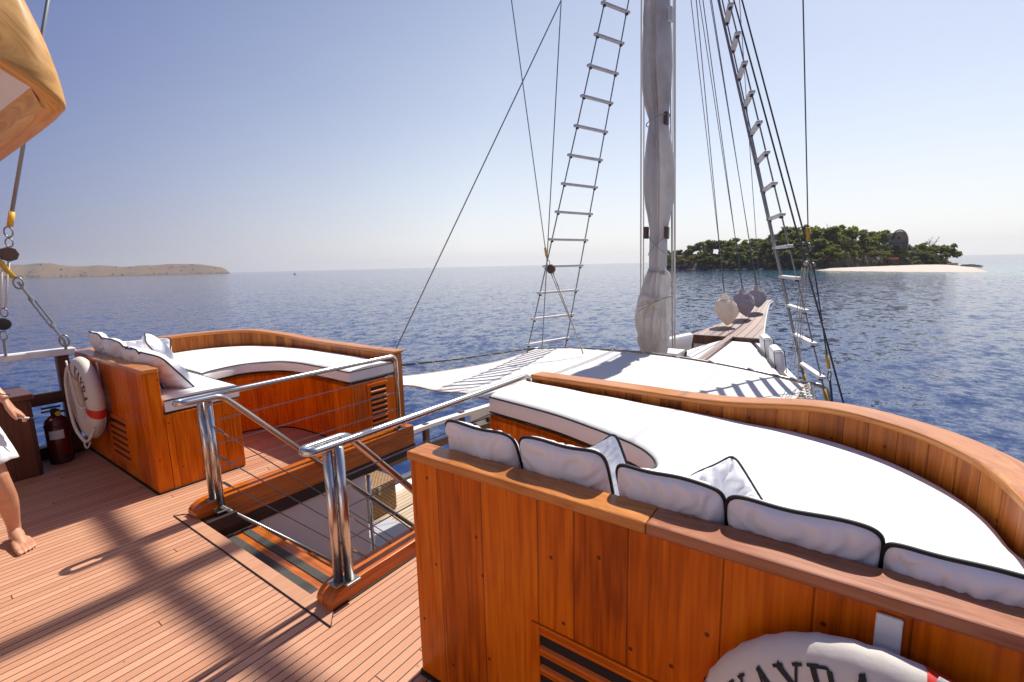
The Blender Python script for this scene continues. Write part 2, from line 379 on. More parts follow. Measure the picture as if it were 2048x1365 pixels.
    def grid(s, G, mi=0, closed=False):
        """G[i][j] points"""
        a = len(G); b_ = len(G[0]); vs = [p for r in G for p in r]; fs = []; us = []
        for i in range(a - 1):
            for j in range(b_ if closed else b_ - 1):
                j2 = (j + 1) % b_; f = (i * b_ + j, i * b_ + j2, (i + 1) * b_ + j2, (i + 1) * b_ + j); fs.append(f)
                us.append([(V(vs[k]).x, V(vs[k]).y) for k in f])
        s.add(vs, fs, us, mi); return s
    def prism(s, poly, z0, z1, mi=0):
        n = len(poly); vs = [V((p[0], p[1], z0)) for p in poly] + [V((p[0], p[1], z1)) for p in poly]
        fs = [tuple(range(n - 1, -1, -1)), tuple(range(n, 2 * n))] + [(k, (k + 1) % n, n + (k + 1) % n, n + k) for k in range(n)]
        us = []
        for f in fs[:2]: us.append([(vs[i].x, vs[i].y) for i in f])
        L = 0
        for k in range(n):
            d = (vs[(k + 1) % n] - vs[k]).length; us.append([(L, z0), (L + d, z0), (L + d, z1), (L, z1)]); L += d
        s.add(vs, fs, us, mi); return s
    def build(s, name, mat, parent=None, smooth=False, bevel=0., sub=0, solid=0., label=None, fix=True):
        o0 = root_loc(parent); me = bpy.data.meshes.new(name)
        me.from_pydata([tuple(p - o0) for p in s.v], [], s.f)
        ul = me.uv_layers.new(name="UVMap"); k = 0
        for f, us in zip(s.f, s.u):
            for j in range(len(f)):
                ul.data[k].uv = us[j] if us else (0, 0); k += 1
        for mm in (mat if isinstance(mat, (list, tuple)) else [mat]): me.materials.append(mm)
        for p, mi in zip(me.polygons, s.mi): p.material_index = mi; p.use_smooth = smooth
        if fix:
            bm = bmesh.new(); bm.from_mesh(me); bmesh.ops.recalc_face_normals(bm, faces=bm.faces); bm.to_mesh(me); bm.free()
        me.update()
        o = bpy.data.objects.new(name, me); COL.objects.link(o)
        if parent is not None: o.parent = parent
        if solid: q = o.modifiers.new("thickness", 'SOLIDIFY'); q.thickness = solid; q.offset = 0
        if bevel: q = o.modifiers.new("edges", 'BEVEL'); q.width = bevel; q.segments = 2; q.limit_method = 'ANGLE'; q.angle_limit = math.radians(40); q.harden_normals = False
        if sub: q = o.modifiers.new("smooth", 'SUBSURF'); q.levels = sub; q.render_levels = sub
        if label: o['label'] = label
        return o
def copy_tree(o, parent=None):
    c = o.copy(); COL.objects.link(c); c.parent = parent
    for ch in list(o.children): copy_tree(ch, c)
    return c
def nz(p, s=1.): return mnoise.noise(V(p) * s)

# ================================================================== SEA
mb = MB(); n = 64
rings = [0, 40, 120, 400, 1500, 6000, 30000]; vs = [V((0, 0, -3.9))]
for r in rings[1:]:
    for k in range(n): a = 2 * math.pi * k / n; vs.append(V((r * math.cos(a), r * math.sin(a), -3.9)))
fs = [(0, 1 + k, 1 + (k + 1) % n) for k in range(n)]
for i in range(len(rings) - 2):
    for k in range(n): k2 = (k + 1) % n; fs.append((1 + i * n + k, 1 + i * n + n + k, 1 + i * n + n + k2, 1 + i * n + k2))
mb.add(vs, fs); tag(mb.build('sea', M['sea'], smooth=True), kind='structure')

# ================================================================== DECKS
mb = MB()
mb.box((-1.4, 2.85, -.06), (5.22, 6.66, .12)); mb.box((2.205, .875, -.06), (1.99, 2.71, .12)); mb.box((2.23, 4.98, -.06), (2.04, 2.4, .12)); mb.box((1.27, 3.69, -.06), (.12, .18, .12))
tag(mb.build('upper_deck', M['deck']), kind='structure')
mb = MB(); mb.prism([(-3.8, -.5), (5.3, -.52), (7.5, -.28), (9.0, .15), (9.0, 5.4), (7.5, 5.83), (5.3, 6.08), (-3.8, 6.06)], -2.15, -2.05); tag(mb.build('main_deck', M['lowdeck']), kind='structure')
mb = MB(); mb.prism([(8.9, .35), (13.4, 1.85), (13.4, 3.5), (8.9, 5.35)], -1.0, -.92); tag(mb.build('foredeck', M['lowdeck']), kind='structure')

# hatch border board, let in flush with the planks
t = thing('hatch_border', 'pinkish teak border board along the aft edge of the stair opening', 'deck board', (1.17, 2.87, 0))
MB().prism([(1.132, 1.93), (1.208, 2.02), (1.208, 3.62), (1.132, 3.81)], -.02, .004).build('board', M['border'], t)
MB().tube([(1.208, 2.02, .003), (1.130, 1.93, .003), (1.130, 3.81, .003), (1.20, 3.745, .003)], .004, 6).build('seam', M['gasket'], t)

# coamings either side of the stair opening
def kerb(Y0, Y1, X1, side, label):
    t = thing('stair_coaming', label, 'coaming', (2.1, (Y0 + Y1) / 2, 0), 'varnished coamings beside the stair opening')
    prof = [(1.195, .0)] + [(1.195 + .13 * (1 - math.cos(a)), .03 + .068 * math.sin(a)) for a in [i * math.pi / 2 / 7 for i in range(8)]] + [(X1, .098), (X1, -.10), (1.25, -.10)]
    mb = MB(); n = len(prof); vs = [V((x, Y, z)) for Y in (Y0, Y1) for x, z in prof]
    fs = [tuple(range(n)), tuple(range(2 * n - 1, n - 1, -1))] + [(k, n + k, n + (k + 1) % n, (k + 1) % n) for k in range(n)]
    us = [[(vs[i].x, vs[i].z) for i in f] for f in fs[:2]] + [[(vs[i].x, vs[i].y) for i in f] for f in fs[2:]]
    mb.add(vs, fs, us).build('kerb_board', M['kerb'], t, bevel=.006)
    yi = Y0 if side > 0 else Y1
    MB().box((2.24, yi + side * .02, -.15), (1.98, .04, .1)).build('trim_board', M['darktrim'], t)
    ys = Y1 if side > 0 else Y0
    MB().tube([(1.2, ys + side * .003, .006), (X1, ys + side * .003, .006)], .005, 6).build('seam', M['gasket'], t)
    return t
kerb(2.015, 2.15, 3.15, -1, 'varnished coaming under the near handrail, its rounded end by the border board')
kerb(3.60, 3.74, 3.22, 1, 'varnished coaming along the far side of the stair opening, under the left handrail')

# ------------------------------------------------------------------ stairs
t = thing('staircase', 'steep orange varnished stair with grey anti-slip strips going down through the deck', 'stairs', (1.4, 2.88, -2.05))
for k in range(9):
    z = -.20 - .215 * k; x0 = 1.24 + .195 * k
    if z < -1.95: break
    tr = MB().box((x0 + .167, 2.87, z - .02), (.335, 1.42, .04)).build('tread', M['tread'], t, bevel=.008)
    for dx in (.135, .24):
        MB().box((x0 + dx, 2.99, z + .003), (.055, 1.16, .006)).build('grip_strip', M['strip'], tr, bevel=.002)
    MB().box((x0 + .015, 2.87, z - .13), (.02, 1.36, .17)).build('riser', M['tread'], t)
for y in (2.165, 3.585):
    MB().add([V((1.23, y + s, z)) for s in (-.012, .012) for z in (-.2, -.45)] + [V((2.95, y + s, z)) for s in (-.012, .012) for z in (-2.04, -2.045)],
             [(0, 1, 3, 2), (4, 6, 7, 5), (0, 4, 5, 1), (2, 3, 7, 6), (0, 2, 6, 4), (1, 5, 7, 3)]).build('stringer', M['tread'], t)
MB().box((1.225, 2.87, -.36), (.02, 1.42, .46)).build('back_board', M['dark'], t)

# wall panel under the deck on the far side of the stair
t = thing('wall_panel', 'smooth off white wall panel below the deck beside the stair', 'wall', (2., 3.68, -2.05))
MB().box((1.98, 3.68, -1.14), (1.30, .05, 1.82)).build('panel', M['wall'], t, bevel=.01)
MB().box((1.98, 3.655, -2.02), (1.30, .01, .05)).build('skirting', M['darktrim'], t)
t = thing('grab_post', 'slim upright steel post at the end of the off white wall panel', 'post', (2.665, 3.66, -2.05))
MB().tube([(2.665, 3.66, -2.05), (2.665, 3.66, -.25)], .019, 10).build('tube', M['steel'], t, smooth=True)
MB().lathe((2.665, 3.66, -2.05), [(.05, 0), (.05, .012), (.02, .016)], 16).build('base_plate', M['steel'], t)

# ================================================================== HULL
def stations(): return [(-4, 6.12, -1.08), (1, 6.15, -1.08), (5.3, 6.15, -1.09), (7.5, 5.90, -1.10), (9.5, 5.30, -.95), (11.5, 4.45, -.62), (13.4, 3.62, -.36)]
def mir(p): return (p[0], 5.55 - p[1], p[2])
hull = thing('ship_hull', 'white wooden hull of the sailing ship seen from its upper deck', 'ship', (4, 2.8, -3.9))
for s in (0, 1):
    st = [p if s == 0 else mir(p) for p in stations()]; P = cr(st, 6)
    cy = 2.775; G = []
    for p in P:
        G.append([V((p.x, cy + (p.y - cy) * q, z if z is not None else p.z - .85)) for q, z in ((.80, -4.4), (.93, -3.2), (.985, None))])
    MB().grid(G).build('hull_side', M['paint'], hull, smooth=True, solid=.06)
    sg = 1 if s == 0 else -1
    MB().sweep(P, -.02, .05, [p.z - .88 for p in P], [p.z - .78 for p in P]).build('toe_rail', M['paint'], hull)
MB().box((13.55, 2.70, -.98), (.3, 1.7, .9)).build('bow_block', M['darkrail'], hull, bevel=.02)
MB().add([V((13.4, 3.5, -.5)), V((13.4, 1.9, -.5)), V((12.6, 2.75, -4.3)), V((17.6, 2.65, -.1))], [(0, 1, 2), (0, 3, 2), (1, 2, 3), (0, 1, 3)]).build('stem', M['paint'], hull)
for s in (0, 1):
    st = [p if s == 0 else mir(p) for p in stations()]; P = cr(st, 6)
    b = thing('bulwark', ('white topped bulwark railing below the far sofa, with brown posts and lower rail', 'white topped bulwark railing on the near side of the ship, below the near sofa')[s], 'railing', (4, P[0].y, -2.05), 'bulwark railings of the lower deck')
    MB().sweep(P, -.07, .07, [p.z - .075 for p in P], [p.z for p in P]).build('top_rail', M['paint'], b, bevel=.01)
    Q = [p for p in P if p.x < 9]
    MB().sweep(Q, -.03, .03, [p.z - .52 for p in Q], [p.z - .38 for p in Q]).build('lower_rail', M['darkrail'], b, bevel=.006)
    x = -3.2
    while x < 7.2:
        i = min(range(len(P)), key=lambda k: abs(P[k].x - x)); p = P[i]
        MB().box((x, p.y, -1.57), (.10, .09, .98)).build('post', M['darkrail'], b, bevel=.006); x += 1.12 if x < 5 else .9
    F = [p for p in P if p.x > 6.7]
    MB().sweep(F, -.025, .025, [-2.05 if p.x < 9 else -1.0 for p in F], [p.z - .08 for p in F]).build('solid_panel', M['paint'], b)
    MB().tube([(p.x, p.y + (-.028 if s == 0 else .028), p.z - .26) for p in F], .010, 6).build('black_stripe', M['gasket'], b)
    ys = [V((6.9, 5.93, -1.42)), V((7.25, 5.88, -1.40))]
    if s == 0:
        for y in ys: MB().lathe(y, [(.045, -.03), (.055, 0), (.03, .03)], 12, 'Y').build('fairlead', M['rubber'], b, smooth=True)

# ================================================================== BOW PLATFORM
t = thing('bowsprit_platform', 'weathered planked bowsprit platform narrowing forward over the water', 'bowsprit', (13.4, 2.7, -.3))
ctrl = [(13.4, 3.60, 1.76, -.29), (14.4, 3.45, 1.93, -.255), (15.5, 3.27, 2.07, -.19), (17.0, 3.06, 2.24, -.02), (18.4, 2.93, 2.36, .21), (18.9, 2.90, 2.30, .30)]
L_ = cr([(a, b, z) for a, b, c, z in ctrl], 5); Rr = cr([(a, c, z) for a, b, c, z in ctrl], 5)
G = []
for a, b in zip(L_, Rr): G.append([a, a.lerp(b, .33), a.lerp(b, .66), b, b - V((0, 0, .16)), a - V((0, 0, .16))])
mb = MB().grid(G, closed=True); mb.add(G[-1], [(0, 1, 2, 3, 4, 5)]); mb.build('planking', M['sprit'], t)
MB().box((13.36, 2.68, -.395), (.10, 1.9, .24)).build('aft_beam', M['darkwood'], t, bevel=.01)
mb = MB(); mb.tube([p + V((0, -.01, -.06)) for p in Rr], .035, 6); mb.tube([p + V((0, .01, -.06)) for p in L_], .035, 6); mb.build('edge_moulding', M['rung'], t)
MB().box((18.75, 2.62, .31), (.14, .18, .10)).build('end_fitting', M['block'], t, bevel=.02)
for x, y in ((14.25, 2.78), (16.0, 2.70)):
    MB().tube([(x, y, -.25), (x, y, -.16), (x + .02, y - .05, -.12)], .012, 6).build('eye_bolt', M['galv'], t)

# ================================================================== SOFAS
def cushion(name, label, cat, inner, outer, z0, z1, n=10, group=None, ends=(True, True), raw=False):
    A = cr(inner, n); B = cr(outer, n)
    c = sum(A, V()) / len(A); t = thing(name, label, cat, (c.x, c.y, z0), group)
    G = []; sec = [(0, z0), (-.006, (z0 + z1) / 2), (0, z1 - .022), (.010, z1 - .006), (.04, z1 + .004), (.3, None), (.5, None), (.7, None), (-.04, z1 + .004), (-.01, z1 - .006), (0., z1 - .022), (0., z0)]
    for i, (a, b) in enumerate(zip(A, B)):
        d = (b - a); Ln = d.length; d = d / Ln; row = []
        for k, (s_, z) in enumerate(sec):
            if z is None: p = a + d * (s_ * Ln); zz = z1 + .010 + .010 * nz((p.x * 2.3, p.y * 2.3, 3.1))
            else:
                p = a + d * s_ if k < 5 else b + d * s_; zz = z
                if k in (1, 2): zz = z
            row.append(V((p.x, p.y, zz + .004 * nz((p.x * 5, p.y * 5, zz * 9)))))
        G.append(row)
    mb = MB().grid(G); k = len(sec)
    mb.add(G[0], [tuple(range(k))]); mb.add(G[-1], [tuple(range(k - 1, -1, -1))])
    mb.build('cover', M['white'], t, smooth=True)
    pi = MB(); off = lambda a, b: (a - b).normalized() * .003
    top = [V((a.x, a.y, z1 - .012)) + off(a, b) for a, b in zip(A, B)]
    e0 = [V((B[0].x, B[0].y, z1 - .012))] if ends[0] else []; e1 = [V((B[-1].x, B[-1].y, z1 - .012))] if ends[1] else []
    pi.tube(e0 + top + e1, .0055, 6)
    bot = [V((a.x, a.y, z0 + .006)) + off(a, b) for a, b in zip(A, B)]
    e0 = [V((B[0].x, B[0].y, z0 + .006))] if ends[0] else []; e1 = [V((B[-1].x, B[-1].y, z0 + .006))] if ends[1] else []
    pi.tube(e0 + bot + e1, .0055, 6)
    pi.build('piping', M['black'], t, smooth=True)
    return t
def louvre(root, cx, cz, w_, h_, slats, place, mat='teak'):
    """place(u, z, d) -> world point; u across, d outwards"""
    fr = MB()
    def quadbox(mb, u0, u1, z0, z1, d0, d1, tilt=0.):
        vs = [place(u, z, d) for d in (d0, d1) for (u, z) in ((u0, z0), (u1, z0), (u1, z1), (u0, z1))]
        if tilt:
            vs = [place(u, z + (tilt if d == d1 else 0), d) for d in (d0, d1) for (u, z) in ((u0, z0), (u1, z0), (u1, z1), (u0, z1))]
        mb.add(vs, [(0, 1, 2, 3), (4, 7, 6, 5), (0, 4, 5, 1), (1, 5, 6, 2), (2, 6, 7, 3), (3, 7, 4, 0)],
               [[(0, z0), (u1 - u0, z0), (u1 - u0, z1), (0, z1)]] * 6)
    b = .035; x0, x1, z0, z1 = cx - w_ / 2, cx + w_ / 2, cz - h_ / 2, cz + h_ / 2
    quadbox(fr, x0, x0 + b, z0, z1, -.01, .008); quadbox(fr, x1 - b, x1, z0, z1, -.01, .008)
    quadbox(fr, x0 + b, x1 - b, z0, z0 + b, -.01, .008); quadbox(fr, x0 + b, x1 - b, z1 - b, z1, -.01, .008)
    v = fr.build('vent', M[mat], root, bevel=.002)
    sl_ = MB(); hh = (h_ - 2 * b) / slats
    for k in range(slats):
        zz = z0 + b + hh * (k + .55); quadbox(sl_, x0 + b, x1 - b, zz - .010, zz + .006, -.012, .012, -hh * .42)
    sl_.build('slats', M[mat], v)
    bk = MB(); quadbox(bk, x0 + b, x1 - b, z0 + b, z1 - b, -.010, .0012); bk.build('recess', M['dark'], v)  # black sheet standing in for the shade between the slats
def sofa(label, aftY0, aftY1, back, capz, seat_inner, endY, seat_z, flip, loc):
    """back: inner face of the curved backrest from the aft corner round to the fore end"""
    t = thing('curved_sofa', label, 'sofa', loc, 'built-in curved sofas on the upper deck')
    s = -1 if flip else 1       # port sofa runs clockwise seen from above
    # aft back
    d = 1 if aftY1 > aftY0 else -1
    MB().sweep([(1.2, aftY0), (1.2, aftY1)], 0 if d > 0 else 0, -.10 * d, .012, .955).build('aft_panel', M['teak'], t, bevel=.004)
    ym = aftY0 + (aftY1 - aftY0) * .52
    MB().sweep([(1.19, aftY0 - d * .008), (1.19, ym)], 0, -.112 * d, .957, .992).build('aft_cap', M['cap'], t, bevel=.006)
    MB().sweep([(1.19, ym + d * .0012), (1.19, aftY1 + d * .02)], 0, -.112 * d, .957, .992).build('aft_cap', M['cap_b'], t, bevel=.006)
    P = cr(back, 8); Z = [a for a in cr([(q, 0, 0) for q in capz], 8)]; Z = [a.x for a in Z]
    o = .09 if d > 0 else -.09
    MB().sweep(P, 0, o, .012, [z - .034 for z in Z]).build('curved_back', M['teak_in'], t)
    MB().sweep(P, -.02 if d > 0 else .02, .125 if d > 0 else -.125, [z - .033 for z in Z], Z).build('curved_cap', M['cap'], t, bevel=.010)
    S = cr(seat_inner, 8)
    MB().sweep(S, 0, .03 if d > 0 else -.03, .012, seat_z).build('seat_front', M['teak'], t)
    MB().sweep(S, -.006 if d > 0 else .006, .02 if d > 0 else -.02, 0, .013).build('seam', M['gasket'], t)
    # seat tops under the cushions
    x0 = P[0]; poly = [(p.x, p.y) for p in S] + [(p.x, p.y) for p in P[::-1]]
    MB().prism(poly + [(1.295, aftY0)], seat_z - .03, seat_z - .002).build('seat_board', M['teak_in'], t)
    # inboard end faces
    MB().box(((1.302 + seat_inner[0][0]) / 2 + .012, aftY0 + d * .016, seat_z / 2), (seat_inner[0][0] - 1.302 + .02, .03, seat_z - .012)).build('end_panel', M['teak'], t, bevel=.003)
    xe = P[-1].x; MB().box(((xe + seat_inner[-1][0]) / 2 - .002, endY + d * .016, seat_z / 2), (xe - seat_inner[-1][0] - .004, .03, seat_z - .012)).build('end_panel', M['teak'], t, bevel=.003)
    kb = MB(); kb.box((1.194, (aftY0 + aftY1) / 2, .006), (.012, abs(aftY1 - aftY0), .012)); kb.box(((1.2 + seat_inner[0][0]) / 2, aftY0 - d * .004, .006), (seat_inner[0][0] - 1.2, .012, .012)); kb.build('seam', M['gasket'], t)
    return t
# left sofa
LB = [(1.30, 6.12), (1.6, 6.45), (1.93, 6.60), (2.3, 6.68), (2.68, 6.62), (2.99, 6.38), (3.17, 5.93), (3.22, 5.3), (3.205, 4.5), (3.195, 3.80)]
LZ = [.975, .96, .955, .955, .955, .95, .905, .862, .858, .858]
LS = [(1.83, 4.30), (1.84, 4.70), (1.88, 5.02), (2.02, 5.16), (2.3, 5.20), (2.52, 5.08), (2.64, 4.88), (2.67, 4.5), (2.655, 3.82)]
ls = sofa('curved teak sofa on the far side of the stair, four bolster pillows along its back', 4.28, 6.09, LB, LZ, LS, 3.80, .62, False, (1.2, 4.28, 0))
louvre(ls, 2.96, .33, .26, .50, 8, lambda u, z, d: V((u, 3.80 - d, z)))
louvre(ls, 5.05, .30, .5, .42, 6, lambda u, z, d: V((1.2 - d, u, z)))
# right sofa
RB = [(1.30, -.46), (1.6, -.465), (1.95, -.46), (2.28, -.39), (2.55, -.2), (2.72, .10), (2.80, .6), (2.89, 1.3), (2.965, 1.96)]
RZ = [.99, .99, .99, .99, .99, .982, .918, .895, .878]
RS_ = [(1.80, 1.35), (1.80, 1.1), (1.80, .90), (1.87, .71), (1.98, .68), (2.12, .82), (2.25, 1.13), (2.345, 1.45), (2.44, 1.96)]
rs = sofa('curved teak sofa in the foreground, a lifebuoy hung on its back', 1.375, -.46, RB, RZ, RS_, 1.96, .70, True, (1.2, 1.375, 0))
louvre(rs, .56, .26, .50, .50, 6, lambda u, z, d: V((1.2 - d, u, z)))

cushion('seat_cushion', 'white seat cushion curving round the far sofa, black piping on its edge', 'cushion',
        [(1.885, 5.06), (2.02, 5.14), (2.30, 5.185), (2.52, 5.06), (2.635, 4.87), (2.665, 4.5), (2.65, 3.81)],
        [(1.885, 6.52), (2.2, 6.63), (2.62, 6.60), (2.94, 6.36), (3.12, 5.93), (3.19, 5.2), (3.18, 3.81)], .635, .752, group='white sofa cushions')
cushion('seat_cushion', 'straight white seat cushion on the arm end of the far sofa, beside the handrail loop', 'cushion',
        [(1.865, 4.29), (1.872, 4.7), (1.88, 5.06), (1.88, 6.0)], [(1.315, 4.29), (1.315, 4.7), (1.315, 5.06), (1.32, 6.0)], .622, .735, group='white sofa cushions')
cushion('seat_cushion', 'big white round-ended seat cushion filling the near sofa', 'cushion',
        [(2.455, 1.97), (2.365, 1.45), (2.265, 1.12), (2.135, .80), (1.98, .655), (1.86, .69), (1.79, .88), (1.78, 1.1), (1.78, 1.36)],
        [(2.945, 1.97), (2.86, 1.25), (2.78, .6), (2.70, .10), (2.53, -.18), (2.27, -.37), (1.94, -.445), (1.5, -.44), (1.315, 1.36)], .708, .83, group='white sofa cushions')
# smooth corner fill: aft outer corner of the near seat
cushion('seat_cushion', 'white back seat cushion hidden behind the pillow row of the near sofa', 'cushion',
        [(1.79, 1.36), (1.79, .6), (1.79, -.1), (1.79, -.44)], [(1.315, 1.36), (1.315, .6), (1.315, -.1), (1.315, -.44)], .706, .826, group='white sofa cushions', ends=(True, False))

# ================================================================== PILLOWS
def pillow(label, c, rot, w_, h_, T, group, seed, name='pillow', pr=.0065, pinch=.04):
    t = thing(name, label, 'pillow', tuple(c), group); n = 36
    r = random.Random(seed); c = V(c)
    ph = [r.uniform(0, 6) for _ in range(6)]
    def out(u, v):   # outline: straight-ish sides, rounded corners with slight ears
        x = u * (1 - pinch * (1 - v * v) * abs(u)); y = v * (1 - pinch * (1 - u * u) * abs(v))
        k = max(abs(u), abs(v)); q = (abs(u) ** 9 + abs(v) ** 9) ** (1 / 9)
        f = k / q if q > 1e-6 else 1
        x *= f; y *= f
        return x * w_ / 2 * (1 + .012 * math.sin(3 * v + ph[0])), y * h_ / 2 * (1 + .010 * math.sin(3 * u + ph[1])) + .003 * math.sin(5 * u + ph[2])
    G1 = []; G2 = []; rim = []
    for i in range(n + 1):
        a = []; b = []
        for j in range(n + 1):
            u = -1 + 2 * i / n; v = -1 + 2 * j / n
            u = math.sin(u * math.pi / 2) * .5 + u * .5; v = math.sin(v * math.pi / 2) * .5 + v * .5
            x, y = out(u, v); e = max(0, (1 - u * u)) * max(0, (1 - v * v)); th = T / 2 * e ** .38
            edge = max(abs(u), abs(v)); wr = (edge ** 2) * (1 - edge ** 8)
            ang = math.atan2(v, u)
            k = .030 * wr * (abs(math.sin(ang * 9 + ph[3] + 3.5 * nz((u * 2, v * 2, seed)))) - .4) * (1 + nz((ang * 1.3, seed, 2.))) + .012 * nz((u * 2.2 + seed, v * 2.2, .5)) * (e ** .3)
            bulge = 1 + .12 * (-v)
            a.append(c + rot @ V((x, y, th * bulge + k * (1 if e > 0 else 0)))); b.append(c + rot @ V((x, y, -th * bulge - (k if e > 0 else 0))))
        G1.append(a); G2.append(b)
    MB().grid(G1).grid([q[::-1] for q in G2]).build('cover', M['pillow'], t, smooth=True, fix=False)
    rim = [G1[i][0] for i in range(n)] + [G1[n][j] for j in range(n)] + [G1[n - i][n] for i in range(n)] + [G1[0][n - j] for j in range(n)]
    MB().tube(rim, pr, 6, closed=True).build('piping', M['black'], t, smooth=True)
    return t
def face(nrm, roll=0., up=V((0, 0, 1))):
    """local z -> nrm, local y -> up, then roll"""
    z = V(nrm).normalized(); x = up.cross(z).normalized(); y = z.cross(x)
    return Matrix((x, y, z)).transposed() @ Matrix.Rotation(roll, 3, 'Z')
gR = 'white piped pillows in a row against the near sofa back'
for k, (y0, y1, zt, lb) in enumerate([(1.290, .945, 1.10, 'white piped pillow at the open inboard end of the near sofa row'), (.932, .598, 1.108, 'white piped pillow second from the inboard end, in front of the peaked scatter pillow'),
                                      (.562, .246, 1.088, 'white piped pillow in the middle of the near sofa row, level with the louvre'), (.242, -.097, 1.076, 'white piped pillow just left of the white lifebuoy bracket, fourth in the near row'),
                                      (-.100, -.43, 1.052, 'white piped pillow at the outboard end of the near row, cut by the photo edge')]):
    pillow(lb, (1.378, (y0 + y1) / 2, zt - .168), face((-1, .02 * (-1) ** k, -.40)), abs(y1 - y0) * 1.0, .365, .105, gR, 20 + k, pinch=.012)
pillow('peaked white scatter pillow standing on one corner behind the near row', (1.655, .775, .832), face((-.88, .22, .42), math.radians(43)), .295, .295, .11, 'white scatter pillows', 31)
pillow('white scatter pillow leaning on the wide seat, one corner up, mid row', (1.70, .335, .830), face((-.80, .10, .56), math.radians(44)), .29, .29, .09, 'white scatter pillows', 32)
gL = 'white piped pillows along the far sofa back'
for k, (y0, y1, zt, lb) in enumerate([(5.98, 5.60, 1.165, 'white piped pillow farthest from the stair, at the outboard corner of the far sofa'), (5.60, 5.03, 1.135, 'white piped pillow second from the outboard corner of the far sofa'),
                                      (5.05, 4.66, 1.100, 'white piped pillow third from the outboard corner, its corner poking up')]):
    pillow(lb, (1.378, (y0 + y1) / 2, zt - .19), face((-1, .03, -.40)), abs(y1 - y0), .42, .14, gL, 40 + k, pinch=.015)
pillow('large white pillow slumped down over the arm end of the far sofa', (1.452, 4.69, .905), face((-.76, -.10, -.60), math.radians(-9)), .50, .45, .17, gL, 44, pinch=.03)
pillow('low white scatter pillow lying behind the far row', (1.66, 5.78, .90), face((-.75, -.5, .30), math.radians(4)), .56, .32, .14, 'white scatter pillows', 45)
pillow('white scatter pillow leaning edge-on against the far row, its black piping towards the stair', (1.62, 5.22, .955), face((.84, -.30, .46), math.radians(8)), .40, .40, .18, 'white scatter pillows', 46)

# ================================================================== HANDRAILS
def turnbuckle(mb, p, d):
    d = V(d).normalized(); p = V(p)
    mb.tube([p, p + d * .02], .004, 6); 
    for s in (-1, 1):
        q = d.cross(V((0, 1, 0))).normalized() * .006 * s
        mb.tube([p + d * .02 + q, p + d * .085 + q], .0028, 6)
    mb.tube([p + d * .085, p + d * .12], .0045, 6)
def handrail(label, Y, Yr, X0, X1, zr, slope, wzs, dzs, posts):
    t = thing('handrail', label, 'handrail', (1.25, Y, .1), 'stainless handrails either side of the stair')
    xp = X0 + .115; r = .0208; ym = (Y + Yr) / 2; rad = abs(Yr - Y) / 2; sg = 1 if Yr > Y else -1
    loop = [V((X0 + rad - rad * math.sin(a), ym - sg * rad * math.cos(a), zr)) for a in [i * math.pi / 12 for i in range(13)]]
    main = fil([(X1, Y, .10), (X1, Y, zr), (X0 + rad + .05, Y, zr)], .07, 8)
    diag = fil([(X0 + rad + .02, Yr, zr), (X0 + .26, Yr, zr), (X0 + .26 + 1.85, Yr, zr - 1.85 * slope)], .05, 6)
    MB().tube(main + loop + diag, r, 14).build('top_rail', M['steel'], t, smooth=True)
    for (x, y, zb) in posts:
        p = MB().tube([(x, y, zb), (x, y, zr - .01)], .0245, 14).build('post', M['steel'], t, smooth=True)
        MB().box((x, y, zb + .004 + .004 * (y < 3 and x < 1.3)), (.085, .08, .012)).build('base_plate', M['galv'], p, bevel=.004)
    MB().box((X1, Y, .104), (.1, .08, .012)).build('base_plate', M['galv'], t, bevel=.004)
    for z in wzs:
        w_ = MB().tube([(xp, Y, z), (X1, Y, z)], .0042, 6).build('cable', M['wire'], t)
        b = MB(); turnbuckle(b, (X1 - .025, Y, z), (-1, 0, 0)); b.build('turnbuckle', M['steel'], w_)
    xd = xp + .055
    for z in dzs:
        w_ = MB().tube([(xd, Yr, z), (xd + 1.75, Yr, z - 1.75 * slope)], .0042, 6).build('cable', M['wire'], t)
        b = MB(); turnbuckle(b, (xd + .02, Yr, z - .02 * slope), (1, 0, -slope)); b.build('turnbuckle', M['steel'], w_)
    MB().tube([(xd, Yr, .06), (xd + 1.85, Yr, .06 - 1.85 * slope)], .014, 10).build('lower_rail', M['galv'], t, smooth=True)
    return t
handrail('polished handrail on the far side of the stair, in front of the far sofa', 3.63, 3.545, 1.165, 3.06, .85, 1.08, (.66, .485, .315), (.66, .455, .263), ((1.318, 3.617, .098), (1.345, 3.568, .02)))
handrail('polished handrail on the near side of the stair, its looped end closest to the viewer', 2.042, 2.12, 1.165, 3.05, .842, 1.13, (.66, .49, .315), (.66, .47, .28), ((1.274, 2.062, .098), (1.317, 2.030, .098)))
MB_ = MB().box((1.32, 3.55, -.045), (.20, .10, .09)); o = MB_.build('post_block', M['darktrim'], bevel=.006); tag(o, 'dark block carrying the second post of the far handrail at the stair corner', 'block')

